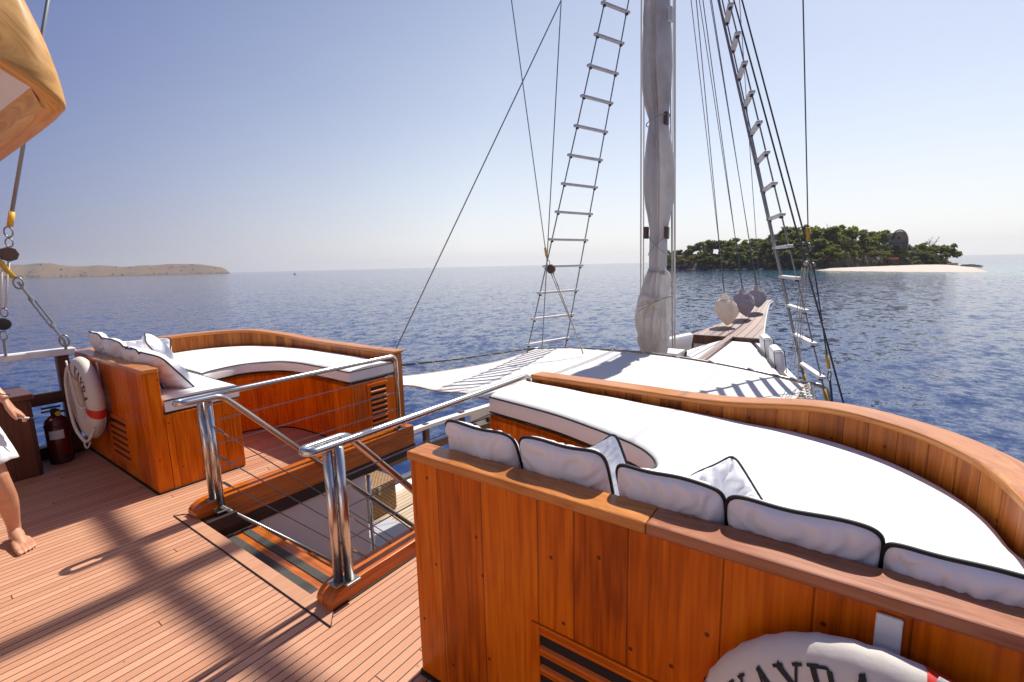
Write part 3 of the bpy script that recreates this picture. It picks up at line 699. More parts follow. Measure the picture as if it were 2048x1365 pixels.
# ================================================================== LIFEBUOYS
def strokes():
    """slab serif capitals as polygons in a 1 x 1 box"""
    def q(x0, y0, x1, y1, w_): 
        d = V((x1 - x0, y1 - y0)).normalized(); nn = V((-d.y, d.x)) * w_ / 2
        return [(x0 + nn.x, y0 + nn.y), (x0 - nn.x, y0 - nn.y), (x1 - nn.x, y1 - nn.y), (x1 + nn.x, y1 + nn.y)]
    def bar(x0, x1, y): return [(x0, y - .035), (x1, y - .035), (x1, y + .035), (x0, y + .035)]
    K = [q(.2, 0, .2, 1, .2), q(.25, .42, .85, 1, .09), q(.42, .55, .85, 0, .2), bar(.02, .4, .035), bar(.02, .4, .965), bar(.66, 1, .965), bar(.62, 1.02, .035)]
    A = [q(.14, 0, .5, 1, .09), q(.5, 1, .84, 0, .2), bar(.27, .7, .33), bar(-.02, .3, .035), bar(.62, 1.04, .035)]
    Y = [q(.14, 1, .5, .48, .2), q(.86, 1, .5, .48, .09), q(.5, 0, .5, .5, .2), bar(-.04, .34, .965), bar(.68, 1.02, .965), bar(.3, .7, .035)]
    Rr_ = [q(.2, 0, .2, 1, .2), bar(.2, .62, .95), bar(.2, .62, .5), q(.72, .56, .72, .9, .18), q(.62, .96, .75, .86, .07), q(.62, .49, .75, .6, .07), q(.45, .5, .85, 0, .2), bar(.02, .4, .035), bar(.7, 1.04, .035), bar(.02, .4, .965)]
    return [K, A, Y, Rr_, A]
def buoy(label, cy, cz, x, seed, group, a0=0., gap=None, reds=(), thin=(), size=(.262, .108, .062), step=.27, lw=.232, lz=(-.045, .098)):
    """ring hung on an aft-facing panel: plane x = const, facing -x"""
    t = thing('lifebuoy', label, 'lifebuoy', (x, cy, cz), group); Rm, rt, rw = size
    N, m = 96, 18; G = []
    for i in range(N):
        a = 2 * math.pi * i / N; row = []
        inside = gap is None or abs(((a - gap[0] + math.pi) % (2 * math.pi)) - math.pi) > gap[1]
        for k in range(m):
            b = 2 * math.pi * k / m; wr = (1 if inside else .86) + .018 * math.sin(a * 37 + seed) * max(0, math.cos(b)) + .02 * nz((math.cos(a) * 3, math.sin(a) * 3, seed + b))
            rr = Rm + rt * math.cos(b) * wr
            row.append(V((x + rw * math.sin(b) * wr, cy - rr * math.sin(a), cz + rr * math.cos(a))))
        G.append(row)
    G.append(G[0]); MB().grid(G, closed=True).build('ring', M['buoy'], t, smooth=True)
    def on(a, r, off=.003):     # point on the face towards -x at angle a (0 = top, + = right seen from behind), radius r
        q = max(-1, min(1, (r - Rm) / rt)); d = rw * math.sqrt(max(0, 1 - q * q)) + off
        return V((x - d, cy - r * math.sin(a), cz + r * math.cos(a)))
    le = MB(); ls_ = strokes(); 
    for i, L in enumerate(ls_):
        ac = a0 + (i - 2) * step
        for pg in L:
            vs = []; sub = []
            n = len(pg)
            # subdivide each quad across its length so that it follows the tube
            p0, p1, p2, p3 = [V(p) for p in pg]
            for q in range(5):
                f = q / 4; sub.append((p0.lerp(p3, f), p1.lerp(p2, f)))
            for e0, e1 in sub:
                for e in (e0, e1):
                    px, py = e; vs.append(on(ac + (px - .5) * lw, Rm + lz[0] + py * lz[1]))
            le.add(vs, [(2 * k, 2 * k + 1, 2 * k + 3, 2 * k + 2) for k in range(4)])
    le.build('lettering', M['ink'], t)
    for ab, sp in reds:
        G = []
        for i in range(9):
            a = ab - sp + 2 * sp * i / 8; q = .88 if ab in thin else 1.03
            G.append([V((x + (rw * q) * math.sin(b), cy - (Rm + rt * q * math.cos(b)) * math.sin(a), cz + (Rm + rt * q * math.cos(b)) * math.cos(a))) for b in [2 * math.pi * k / 18 for k in range(18)]])
        MB().grid(G, closed=True).build('red_band', M['red'], t, smooth=True)
    pts = []
    for i in range(64):
        a = 2 * math.pi * i / 64; sag = .035 * abs(math.sin(a * 2 + .9)); pts.append(V((x + .035, cy - (Rm + rt * .62 + sag * .3) * math.sin(a), cz + (Rm + rt * .62 + sag * .3) * math.cos(a) - sag * .4)))
    MB().tube(pts, .008, 6, closed=True).build('grab_rope', M['ropewhite'], t, smooth=True)
    return t
gB = 'lifebuoys hung on the sofa backs'
b1 = buoy('canvas covered lifebuoy on the aft back of the near sofa, cut by the bottom edge', -.10, .555, 1.125, 1., gB, a0=-.53, reds=((.53, .33), (-1.60, .33)), size=(.248, .102, .06), step=.215, lw=.185, lz=(-.016, .088))
for s_, aa in ((1, .34), (1, .66)): MB().tube(cr([(1.08, -.10 - .37 * math.sin(aa + q) , .555 + .37 * math.cos(aa + q)) for q in (-.12, 0, .12)], 4), .012, 6).build('grab_rope', M['ropegrey'], b1, smooth=True)
b2 = buoy('canvas covered lifebuoy on the shaded aft back of the far sofa, beside the fire extinguisher', 5.50, .625, 1.115, 4., gB, a0=.86, reds=((1.85, .11), (-.30, .05)))
MB().tube(cr([(1.045, 5.62, .96), (1.04, 5.52, .78), (1.03, 5.40, .62), (1.035, 5.30, .58), (1.04, 5.22, .60)], 6), .008, 6).build('loose_rope', M['ropewhite'], b2, smooth=True)
MB().tube(cr([(1.04, 5.60, .90), (1.035, 5.72, .72), (1.02, 5.60, .40), (1.03, 5.42, .28), (1.035, 5.26, .30), (1.06, 5.14, .42)], 6), .013, 6).build('rope_end', M['ropewhite'], b2, smooth=True)
MB().tube(cr([(1.10, 5.86, .76), (1.08, 5.93, .62), (1.08, 5.90, .52), (1.1, 5.85, .46)], 6), .008, 6).build('loose_rope', M['ropewhite'], b2, smooth=True)
MB().tube(cr([(1.06, 5.55, .27), (1.05, 5.48, .19), (1.05, 5.38, .21), (1.06, 5.34, .26)], 6), .008, 6).build('loose_rope', M['ropewhite'], b2, smooth=True)
for y, lb in ((-.112, 'white painted strap above the near lifebuoy'), (5.36, 'thin white strap above the far lifebuoy')):
    mb = MB().box((1.192, y, .83), (.010, .046, .235)); mb.box((1.15, y, .715), (.09, .046, .010))
    tag(mb.build('hanger', M['paint'], bevel=.004), lb, 'bracket')

# ================================================================== CABINET, EXTINGUISHER, LEFT RAIL
t = thing('deck_cabinet', 'dark varnished cabinet against the rail at the left edge', 'cabinet', (.4, 5.85, 0))
MB().box((.15, 5.86, .34), (1.26, .50, .67)).build('body', M['darkwood'], t, bevel=.006)
MB().box((.15, 5.86, .70), (1.30, .54, .05)).build('top', M['darkrail'], t, bevel=.008)
t = thing('fire_extinguisher', 'dark red fire extinguisher with white label beside the cabinet', 'extinguisher', (.95, 5.86, 0))
MB().lathe((.95, 5.86, 0), [(.05, 0), (.083, .006), (.086, .03), (.086, .36), (.075, .41), (.045, .44), (.028, .45)], 28).build('cylinder', M['extred'], t, smooth=True)
MB().lathe((.95, 5.86, 0), [(.0875, .03), (.0875, .07)], 28).build('foot_ring', M['rubber'], t)
MB().lathe((.95, 5.86, 0), [(.0872, .345), (.0872, .365)], 28).build('band', M['rubber'], t)
G = [[V((.95 + .0878 * math.cos(a), 5.86 + .0878 * math.sin(a), z)) for z in (.24, .32)] for a in [-2.45 + .1 * i for i in range(13)]]
MB().grid(G).build('label', M['paper'], t)
mb = MB(); mb.lathe((.95, 5.86, .45), [(.026, 0), (.026, .05), (.018, .06)], 12); mb.box((.93, 5.83, .53), (.13, .03, .014)); mb.box((.92, 5.82, .50), (.12, .025, .012)); mb.build('valve', M['rubber'], t, bevel=.003)
MB().lathe((.965, 5.80, .47), [(.022, -.012), (.022, .012)], 12, 'Y').build('gauge', M['yellow'], t)
MB().tube(cr([(.96, 5.84, .48), (1.03, 5.80, .47), (1.06, 5.79, .36), (1.045, 5.80, .18)], 6), .011, 8).build('hose', M['rubber'], t, smooth=True)

t = thing('deck_railing', 'white topped rail with brown lower rail at the left edge, above the water', 'railing', (-1., 6.06, 0))
MB().box((-1.4, 6.06, .995), (5.2, .13, .062)).build('top_rail', M['paint'], t, bevel=.008)
MB().box((-1.4, 6.06, .575), (5.2, .06, .11)).build('lower_rail', M['darkrail'], t, bevel=.006)
MB().box((-1.4, 6.10, .06), (5.2, .12, .12)).build('toe_board', M['darktrim'], t, bevel=.006)
for x in (-3, -1.5, -.1, 1.10): MB().box((x, 6.06, .5), (.09, .08, .93)).build('post', M['darkrail'], t, bevel=.006)

# ================================================================== LOWER DECK THINGS
t = thing('wicker_basket', 'lidded woven wicker basket on the lower deck', 'basket', (4.3, 5.6, -2.05))
MB().box((4.27, 5.86, -1.83), (.66, .46, .42)).build('body', M['wicker'], t, bevel=.02)
MB().box((4.27, 5.86, -1.575), (.69, .49, .09)).build('lid', M['wicker'], t, bevel=.02)
MB().box((4.27, 5.615, -1.62), (.05, .012, .12)).build('latch', M['rope'], t, bevel=.004)
t = thing('low_table', 'round cornered pale grey white table on the lower deck', 'table', (3.4, 4.6, -2.05))
pts = fil([(2.75, 3.9, 0), (3.95, 3.9, 0), (3.95, 5.1, 0), (2.75, 5.1, 0), (2.75, 3.9, 0)], .18, 5)[:-1]
MB().prism([(p.x, p.y) for p in pts], -1.78, -1.72).build('table_top', M['table'], t, bevel=.012)
MB().prism([(2.95, 4.1), (3.75, 4.1), (3.75, 4.9), (2.95, 4.9)], -2.05, -1.78).build('base', M['wall'], t)

# ================================================================== AWNING
aw = thing('awning', 'white canvas awning stretched over the lower deck ahead of the sofas', 'awning', (5.4, 2.6, .2))
def fore(y):   # crowned fore bar
    s = (y - .45) / 4.27; return V((7.3, y, .04 + (.148 - .04) * s + .17 * 4 * s * (1 - s) * .92))
G = []
for i in range(41):
    s = i / 40; row = []
    for j in range(61):
        q = j / 60; yf = .45 + 4.27 * q; ya = .2 + 4.75 * q
        f = fore(yf); a = V((3.66 + .12 * math.sin(q * math.pi), ya, .30 + .025 * math.sin(q * math.pi)))
        p = a.lerp(f, s); sag = .10 * math.sin(s * math.pi) * (.5 + .5 * math.sin(q * math.pi))
        p.z -= sag; p.z += .012 * math.sin(q * 40 + 3 * s) * (1 - s) ** 2 + .020 * nz((p.x * .9, p.y * .9, 1.))
        e = abs(q - .5) * 2; p.y += -(1 if q > .5 else -1) * .10 * math.sin(s * math.pi) * e ** 4
        row.append(p)
    G.append(row)
MB().grid(G).build('canvas', M['canvas'], aw, smooth=True, solid=.003)
mb = MB()
for j in (0, 60): mb.tube([G[i][j] + V((0, 0, .002)) for i in range(41)], .009, 6)
mb.tube([G[0][j] + V((0, 0, .002)) for j in range(61)], .009, 6); mb.build('hem_rope', M['rope'], aw, smooth=True)
mb = MB()
for q in (.25, .5, .75): mb.tube([G[i][int(60 * q)] + V((0, 0, .002)) for i in range(41)], .003, 5)
mb.build('seam', M['rope'], aw)
fr = aw
bar = [V((7.36, fore(.45 + 4.27 * k / 24).y, fore(.45 + 4.27 * k / 24).z + .005)) for k in range(25)]
MB().tube(bar, .022, 10).build('fore_bar', M['galv'], fr, smooth=True)
MB().tube(fil([(7.36, .45, .045), (7.36, .20, .03), (7.36, .10, -.5), (7.36, .05, -2.05)], .12, 6), .03, 10).build('leg', M['galv'], fr, smooth=True)
MB().tube(fil([(7.36, 4.72, .153), (7.36, 4.95, .12), (7.36, 5.15, -.5), (7.36, 5.2, -2.05)], .12, 6), .03, 10).build('leg', M['galv'], fr, smooth=True)
MB().tube([(7.3, 4.80, .17), (5.5, 5.02, .26), (3.7, 5.12, .42)], .016, 8).build('side_wire', M['wiredark'], fr, smooth=True)
MB().tube([(7.3, .36, .05), (5.5, .22, .15), (3.7, .1, .3)], .016, 8).build('side_wire', M['wiredark'], fr, smooth=True)
mb = MB()
for k in range(1, 24, 3):
    p = bar[k]; MB().tube([p + V((-.05, -.12, .0)), p + V((0, -.02, .03)), p + V((.02, .06, .0)), p + V((-.02, .16, -.005)), p + V((-.06, .22, -.005))], .008, 5).build('lashing', M['ropewhite'], fr)
zig = []
for k in range(12):
    s = k / 12; e = G[int(40 * s)][60]; r_ = V((7.3 - 3.6 * (1 - s), 4.80 + .32 * (1 - s), .17 + .25 * (1 - s))); zig += [e, r_]
MB().tube(zig, .0055, 5).build('lashing', M['ropewhite'], fr)
mb = MB(); rr = random.Random(5); 
c0 = V((7.3, .40, .06)); c1 = V((6.9, .26, -.12))
for k in range(9):
    a = c0.lerp(c1, k / 8); b = G[40 - k * 2][0] + V((0, .06, 0)); mb.tube([a, a.lerp(b, .5) + V((0, 0, -.03)), b, c0.lerp(c1, min(1, (k + 1) / 8))], .007, 5)
mb.tube([c0, c1], .015, 6); mb.build('corner_netting', M['ropewhite'], fr)
mb = MB(); e = G[0][54]
for k in range(6): mb.tube(cr([e + V((0, 0, 0)), e + V((-.15 - .02 * k, .05 + .03 * k, .02)), e + V((-.28, .1 - .02 * k, -.05 - .03 * k))], 4), .007, 5)
mb.build('corner_tie', M['ropewhite'], fr)

# ================================================================== MAST + FURLED SAIL
t = thing('mast', 'grey white wooden mast wrapped in the furled sail, ahead of the awning', 'mast', (8.15, 2.80, -2.05))
MB().tube([(8.15, 2.79, -2.05), (8.15, 2.79, 4), (8.2, 2.80, 11.)], [.125, .12, .09], 20).build('spar', M['rung'], t, smooth=True)
for y, z in ((2.63, 5.5), (2.655, 3.98), (2.60, 2.18), (2.95, 2.20)):
    MB().box((8.07, y, z), (.10, .07, .20)).build('cheek_block', M['block' if z < 5 else 'rung'], t, bevel=.012)
MB().tube([(8.2, .2, 9.45), (8.2, 2.8, 9.6), (8.2, 5.4, 9.45)], .07, 12).build('yard', M['rung'], t, smooth=True)
sa = thing('furled_sail', 'grey white sail furled upright and tied round the mast', 'sail', (8.1, 2.8, .1))
zc = [(8.6, 2.84, .13), (7.4, 2.86, .20), (6.2, 2.88, .17), (5.86, 2.885, .20), (5.3, 2.86, .235), (4.5, 2.84, .24), (4.15, 2.815, .190), (3.98, 2.81, .150), (3.85, 2.80, .18), (3.5, 2.775, .235), (3.16, 2.765, .262), (2.75, 2.76, .25), (2.45, 2.755, .19), (2.16, 2.75, .150), (1.8, 2.75, .152), (1.55, 2.75, .150), (1.50, 2.75, .175)]
zc = [(z, y, r * .88) for z, y, r in zc]
low = [(1.56, 2.75, .150), (1.50, 2.755, .185), (1.35, 2.775, .215), (1.1, 2.80, .255), (.85, 2.82, .285), (.65, 2.83, .295), (.45, 2.825, .27), (.25, 2.815, .235), (.10, 2.81, .20), (.02, 2.80, .16)]
low = [(z, y, r * .92) for z, y, r in low]
def bundle(ctrl, seed, steps, grooves, depth, crumple, zlen):
    """cloth gathered round a mast: narrow wandering creases pressed into a soft tube"""
    pts = cr([(y, r, z) for z, y, r in ctrl], steps); G = []; m = 300; rg = random.Random(seed)
    GR = [(rg.uniform(0, 6.283), rg.uniform(.05, .11), rg.uniform(.5, 1.) * depth, rg.uniform(0, 10), rg.uniform(-.16, .16)) for _ in range(grooves)]
    for y, r, z in pts:
        row = []
        gz = [((a0 + tw * z + .22 * nz((a0 * 3, z * .8, seed))) % 6.283, w_, d_ * max(.12, min(1., .62 + 1.3 * nz((ph, z * zlen, seed))))) for a0, w_, d_, ph, tw in GR]
        for k in range(m):
            a = 2 * math.pi * k / m; f = 0.
            for ac, w_, d_ in gz:
                q = abs(a - ac); q = min(q, 6.283 - q)
                if q < w_ * 4: f -= d_ * math.exp(-q / w_) * (1 + .6 * math.cos(min(q / w_, 3.14)))
            f += crumple * nz((math.cos(a) * 1.8 + seed, math.sin(a) * 1.8, z * 2.4)) + crumple * .6 * nz((math.cos(a) * 4, math.sin(a) * 4 + seed, z * 6))
            rr = r * (1.10 + max(-.62, f)); row.append(V((8.12 + rr * math.cos(a) * .92, y + rr * math.sin(a), z)))
        G.append(row)
    return G
MB().grid(bundle(zc, 7, 12, 20, .36, .07, .4), closed=True).build('sailcloth', M['sail'], sa, smooth=True)
gl = bundle(low, 11, 16, 18, .36, .26, 1.5)
for row in gl:
    for p in row:
        f = max(0, 1 - abs(p.z - 1.12) / .08)
        if p.x < 8.12 and abs(p.y - 2.77) < .17: p.x += .08 * max(0, 1 - abs(p.z - .93) / .17)
MB().grid(gl, closed=True).build('gathered_foot', M['sail'], sa, smooth=True)
fl = MB().grid([[V((7.86 + .02 * math.sin(9 * u) + .05 * s_, 2.98 - .36 * u, 1.14 - .14 * s_ + .03 * math.sin(6 * u))) for s_ in (0, .5, 1)] for u in [i / 14 for i in range(15)]])
fl.build('loose_fold', M['sail'], sa, smooth=True, solid=.004)
def ring(mb, z, y, r, tilt=0., rad=.009, sx=.95):
    mb.tube([(8.12 + r * sx * math.cos(a), y + r * math.sin(a), z + tilt * math.sin(a)) for a in [2 * math.pi * k / 28 for k in range(28)]], rad, 6, closed=True)
mb = MB(); ring(mb, 3.99, 2.81, .185, -.06); ring(mb, 1.53, 2.75, .17, .01, .013); ring(mb, 6.2, 2.88, .185, .03)
ring(mb, 1.02, 2.80, .285, -.10, .007); ring(mb, .98, 2.80, .29, -.16, .007)
for k, s_ in ((0, 1), (1, -1)): ring(mb, 1.98, 2.75, .165, .16 * s_, .006)
mb.tube([(7.95, 2.62, 1.54), (7.92, 2.58, 1.50), (7.93, 2.57, 1.58), (7.96, 2.6, 1.5)], .02, 6)
mb.build('tie_rope', M['ropegrey'], sa, smooth=True)

# ================================================================== ROPE LADDERS (ratlines)
def ladder(label, A, TA, B, TB, n, dz, over, wd, th, z0):
    t = thing('rope_ladder', label, 'rope ladder', tuple(A), 'rope ladders running up to the mast head')
    A, TA, B, TB = V(A), V(TA), V(B), V(TB)
    for p, q in ((A, TA), (B, TB)):
        d = (q - p).normalized(); MB().tube([p - d * 1.3, q], .011, 6).build('side_wire', M['wire'], t, smooth=True)
        MB().tube([p - d * .45, p - d * .16], .022, 8).build('sleeve', M['yellow'], t, smooth=True)
    for i in range(n):
        z = z0 + dz * i; p = A.lerp(TA, (z - A.z) / (TA.z - A.z)); q = B.lerp(TB, (z - B.z) / (TB.z - B.z))
        d = (q - p); L = d.length; x = d.normalized(); y = V((0, 0, 1)).cross(x).normalized(); rot = Matrix((x, y, V((0, 0, 1)))).transposed()
        rg = MB().box((p + q) / 2, (L + 2 * over, wd, th), rot).build('rung', M['rung'], t, bevel=.008)
        for e in (p, q): MB().lathe(e + V((0, 0, -th / 2 - .03)), [(.022, 0), (.03, .012), (.018, .028)], 8).build('clamp', M['wiredark'], rg)
ladder('tall rope ladder with thin white rungs at the awning corner left of the mast', (6.97, 4.66, .30), (8.08, 2.95, 8.9), (7.94, 4.42, .30), (8.25, 2.92, 8.3), 17, .458, .06, .062, .042, .30)
ladder('rope ladder with thick white treads on the near side, right of the mast', (7.17, .266, .19), (8.22, 2.72, 8.8), (7.97, .55, .19), (8.42, 2.75, 8.8), 19, .42, .06, .080, .038, .19)

# ================================================================== ROPES AND WIRES
def rope(name, label, cat, pts, r, mat, group=None, sub=()):
    t = thing(name, label, cat, tuple(pts[0]), group)
    MB().tube(pts, r, 6).build('strand', M[mat], t, smooth=True); return t
def shackle(root, p, s_=1.):
    p = V(p); pts = [p + V((s_ * .024 * math.sin(a), -s_ * .012 * math.sin(a), -s_ * .042 * math.cos(a))) for a in [2 * math.pi * k / 16 for k in range(16)]]
    MB().tube(pts, .0065 * s_, 6, closed=True).build('shackle', M['galv'], root, smooth=True)
def block(root, p, s_=1., mat='block'):
    p = V(p); MB().lathe(p, [(.02 * s_, -.025 * s_), (.052 * s_, -.024 * s_), (.060 * s_, -.012 * s_), (.060 * s_, .012 * s_), (.052 * s_, .024 * s_), (.02 * s_, .025 * s_)], 16, 'X').build('pulley_block', M[mat], root, smooth=False)
def ext(a, b, s0, s1):
    a, b = V(a), V(b); return [a + (b - a) * s0, a + (b - a) * s1]
rope('stay_wire', 'long thin wire slanting from behind the far sofa up to the mast head', 'wire', [(3.97, 6.0, -1.08), (8.1, 2.9, 8.6)], .009, 'wire')
t = rope('stay_wire', 'thin wire leaning right down to the pulley block beside the far rope ladder', 'wire', ext((6.85, 4.19, 1.80), (6., 4.2, 5.38), 0, 2.2), .0075, 'wire')
MB().tube(ext((6.85, 4.19, 1.80), (6., 4.2, 5.38), .012, .05), .02, 8).build('sleeve', M['yellow'], t, smooth=True); shackle(t, (6.87, 4.17, 1.73)); block(t, (6.87, 4.12, 1.63), 1.3)
rope('halyard', 'near vertical thin wire between the slanting wires and the far rope ladder', 'wire', ext((6.8, 4.142, 1.944), (7.2, 4.08, 5.83), -.42, 1.6), .0085, 'wire')
t = rope('tackle', 'pale tackle rope crossing the lower rungs of the far rope ladder', 'rope', [(6.86, 4.09, 1.60), (6.8, 3.70, .78), (6.8, 3.49, .26)], .010, 'rope')
MB().tube([(6.87, 4.14, 1.60), (6.8, 3.73, .80)], .008, 6).build('strand', M['rope'], t, smooth=True)
rope('shroud', 'thick grey shroud alongside the near rope ladder, nearest the mast', 'wire', ext((8., .571, .239), (8., 1.356, 3.291), -.55, 2.75), .020, 'wire')
rope('stay_wire', 'heavy dark wire right of the near rope ladder running down to the ship side', 'wire', ext((7, .018, -.037), (7.35, .749, 2.338), -.4, 3.5), .012, 'wiredark')
rope('stay_wire', 'dark wire parallel to the heavy one, outermost of the slanting pair', 'wire', ext((7, .642, 2.302), (7.35, 1.467, 5.06), -.28, 2.1), .011, 'wiredark')
t = rope('stay_wire', 'upright dark wire standing alone against the sky, over the right part of the island', 'wire', ext((7, .505, 1.93), (6.2, .649, 4.354), 0, 3.2), .0075, 'wiredark')
MB().tube(ext((7, .505, 1.93), (6.2, .649, 4.354), .0, .06), .022, 8).build('sleeve', M['yellow'], t, smooth=True); shackle(t, (7, .49, 1.84), 1.2); block(t, (7, .51, 1.64), .55, 'galv'); block(t, (7, .44, 1.62), .55, 'galv')
t = rope('tackle', 'pale tackle ropes below the twin blocks by the near rope ladder', 'rope', [(7, .52, 1.60), (7, .515, .4), (7, .50, .15)], .0065, 'rope')
for dx, e in ((.05, .56), (-.03, .50), (.10, .60)): MB().tube([(7, .50 + dx * .5, 1.60), (7, e, .3)], .005, 6).build('strand', M['rope'], t, smooth=True)
t = rope('stay_wire', 'thin dark wire from the twin blocks down to a shackle at the near ship side', 'wire', [(7, .42, 1.58), (7, .20, .42)], .009, 'wiredark')
MB().tube([(7, .22, .5), (7, .185, .34)], .02, 8).build('sleeve', M['yellow'], t, smooth=True); shackle(t, (7, .175, .25), 1.4); MB().tube([(7, .165, .20), (7, .11, -.15), (7, .05, -.6)], .014, 6).build('rod', M['wiredark'], t)
for y0, y1, x, m_, lb, r_ in ((3.27, 3.17, 8.5, 'ropewhite', 'pale rope left of the furled sail, outer of the pair', .013), (3.22, 3.12, 8.5, 'ropewhite', 'pale rope left of the furled sail, inner of the pair', .011),
                         (2.71, 2.54, 8.5, 'ropewhite', 'thick pale rope hanging right of the furled sail down to the deck box', .017), (2.79, 2.58, 8.5, 'ropegrey', 'grey rope close to the right edge of the furled sail', .011), (2.75, 2.60, 8.55, 'ropewhite', 'thin pale rope between the grey and the thick one at the mast', .008)):
    rope('halyard', lb, 'rope', [(x, y0, 8.2), (x, y0, 5.9), (x, y1, .18)], r_, m_)

# bags over the bowsprit, each with its two ropes
def hbag(label, top, bot, w_, mat, seed, tops, wl):
    t = thing('hanging_bag', label, 'bag', tuple(top), 'canvas bags hung over the bowsprit'); G = []; m = 36
    top, bot = V(top), V(bot); prof = [(0, .04), (.05, .12), (.14, .30), (.22, .44), (.26, .72), (.33, .90), (.45, .98), (.60, 1.0), (.74, .88), (.86, .60), (.94, .34), (.985, .14), (1, .03)]
    pts = cr([(a, b, 0) for a, b in prof], 4)
    for s_, q, _ in pts:
        c = top.lerp(bot, s_); row = []
        for k in range(m):
            a = 2 * math.pi * k / m; r = w_ / 2 * q * (1 + .22 * nz((math.cos(a) * 1.2 + seed, math.sin(a) * 1.2, s_ * 2.5)) + .10 * math.sin(5 * a + seed * 3) * (1 - s_) + .16 * nz((math.cos(a) * 4, math.sin(a) * 4, s_ * 9 + seed)))
            row.append(c + V((r * math.cos(a), r * math.sin(a), .03 * nz((math.cos(a), math.sin(a), seed)))))
        G.append(row)
    MB().grid(G, closed=True).build('cloth', M[mat], t, smooth=True)
    c = top.lerp(bot, .235); MB().tube([c + V((w_ * .31 * math.cos(a), w_ * .31 * math.sin(a), .02 * math.sin(2 * a))) for a in [2 * math.pi * k / 20 for k in range(20)]], .012, 6, closed=True).build('drawstring', M['rope'], t)
    for k, (p, l2) in enumerate(zip(tops, wl)):
        rope('forestay', l2, 'wire', [top + V((0, .01 * (k * 2 - 1), -.05)), V(p)], .0095 if k else .008, 'wire')
hbag('cream canvas bag hanging lowest over the bowsprit, nearest the mast', (15, 3.09, .80), (15, 2.96, -.18), .58, 'bag', 1., [(8.35, 2.75, 8.0), (8.35, 2.75, 8.9)], ['forestay wire to the cream bag, left of its pair', 'forestay wire to the cream bag, right of its pair'])
hbag('grey canvas bag with a pinkish top, middle one over the bowsprit', (16.3, 2.84, .90), (16.3, 2.71, -.02), .53, 'baggrey', 2., [(8.35, 2.75, 8.2), (8.35, 2.75, 8.7)], ['forestay wire to the middle grey bag, left of its pair', 'forestay wire to the middle grey bag, right of its pair'])
hbag('dark grey canvas bag farthest out on the bowsprit', (17.3, 2.60, .93), (17.3, 2.50, .17), .47, 'baggrey', 3., [(8.35, 2.75, 8.8), (8.35, 2.75, 9.0)], ['forestay wire to the outermost grey bag, left of its pair', 'forestay wire to the outermost grey bag, right of its pair'])
rope('forestay', 'last thin forestay wire, running to the very tip of the bowsprit', 'wire', [(18.6, 2.58, .36), (17.5, 2.55, .95), (8.35, 2.75, 14.6)], .009, 'wire')
for (x, y, z0, z1), lb in zip([(15.0, 2.95, -.20, -.16), (16.3, 2.70, -.08, .0)], ['', '']): pass

# ================================================================== FOREDECK
t = thing('foredeck_daybed', 'wide white sunbed on the foredeck, tapering to the bow', 'sunbed', (10.8, 2.3, -.9))
poly = [(8.7, .80), (9.68, .98), (11.6, 1.55), (13.15, 2.02), (13.22, 2.76), (12.2, 2.98), (10.67, 3.24), (8.7, 3.3)]
MB().prism(poly, -.55, -.36).build('mattress', M['white'], t, bevel=.04)
MB().prism([(8.75, .86), (13.1, 2.05), (13.1, 2.72), (8.75, 3.24)], -.92, -.55).build('base', M['paint'], t)
MB().tube([V((p[0], p[1], -.372)) for p in poly], .008, 5, closed=True).build('piping', M['black'], t)
t = thing('boom_spar', 'dark brown spar lying along the white sunbed towards the bow', 'spar', (11.6, 2.5, -.3))
MB().add([V((9.2, 2.38, -.30)), V((9.2, 2.52, -.30)), V((13.3, 2.60, -.24)), V((13.3, 2.46, -.24)), V((9.2, 2.38, -.35)), V((9.2, 2.52, -.35)), V((13.3, 2.60, -.30)), V((13.3, 2.46, -.30))], [(0, 1, 2, 3), (4, 7, 6, 5), (0, 3, 7, 4), (1, 5, 6, 2), (0, 4, 5, 1), (3, 2, 6, 7)]).build('plank', M['sprit'], t, bevel=.01)
def bolster(label, c, size, rz, tilt):
    t = thing('bolster_cushion', label, 'cushion', (c[0], c[1], c[2] - size[2] / 2), 'upright white bolsters round the foredeck sunbed'); rot = Matrix.Rotation(rz, 3, 'Z') @ Matrix.Rotation(tilt, 3, 'X')
    MB().box(c, size, rot).build('cover', M['white'], t, bevel=.07)
    h = V(size) / 2; s_ = -1
    pts = [V(c) + rot @ V((-h.x - .004, y, z)) for y, z in ((-h.y, -h.z), (-h.y, h.z * .8), (-h.y * .8, h.z), (h.y * .8, h.z), (h.y, h.z * .8), (h.y, -h.z))]
    MB().tube(pts, .009, 6).build('piping', M['black'], t)
bolster('white bolster on the near side of the sunbed, closer to the awning', (10.75, 1.17, -.27), (.80, .18, .46), .26, -.15)
bolster('white bolster on the near side of the sunbed, closer to the bow', (11.95, 1.52, -.22), (.80, .18, .46), .28, -.15)
bolster('white bolster on the far side of the sunbed, half behind the deck box', (11.75, 3.52, -.32), (1.5, .18, .44), -.24, .15)
t = thing('deck_box', 'white painted box at the foot of the mast with a cleat on it', 'box', (8.75, 2.75, -.9))
MB().box((8.72, 2.80, -.42), (.5, .62, 1.0)).build('body', M['paint'], t, bevel=.015)
MB().box((8.98, 2.44, -.50), (.5, .42, .70)).build('step', M['paint'], t, bevel=.015)
c_ = MB(); c_.box((8.9, 2.48, -.12), (.07, .07, .07)); c_.tube([(8.9, 2.40, -.07), (8.9, 2.56, -.07)], .022, 8); c_.tube([(8.9, 2.47, -.1), (8.9, 2.45, .06)], .025, 8); c_.build('cleat', M['block'], t)
c_ = MB()
for k in range(5): c_.tube([(8.9 + .07 * math.cos(a), 2.42 + .055 * math.sin(a), -.125 + .018 * k) for a in [2 * math.pi * i / 14 for i in range(14)]], .012, 5, closed=True)
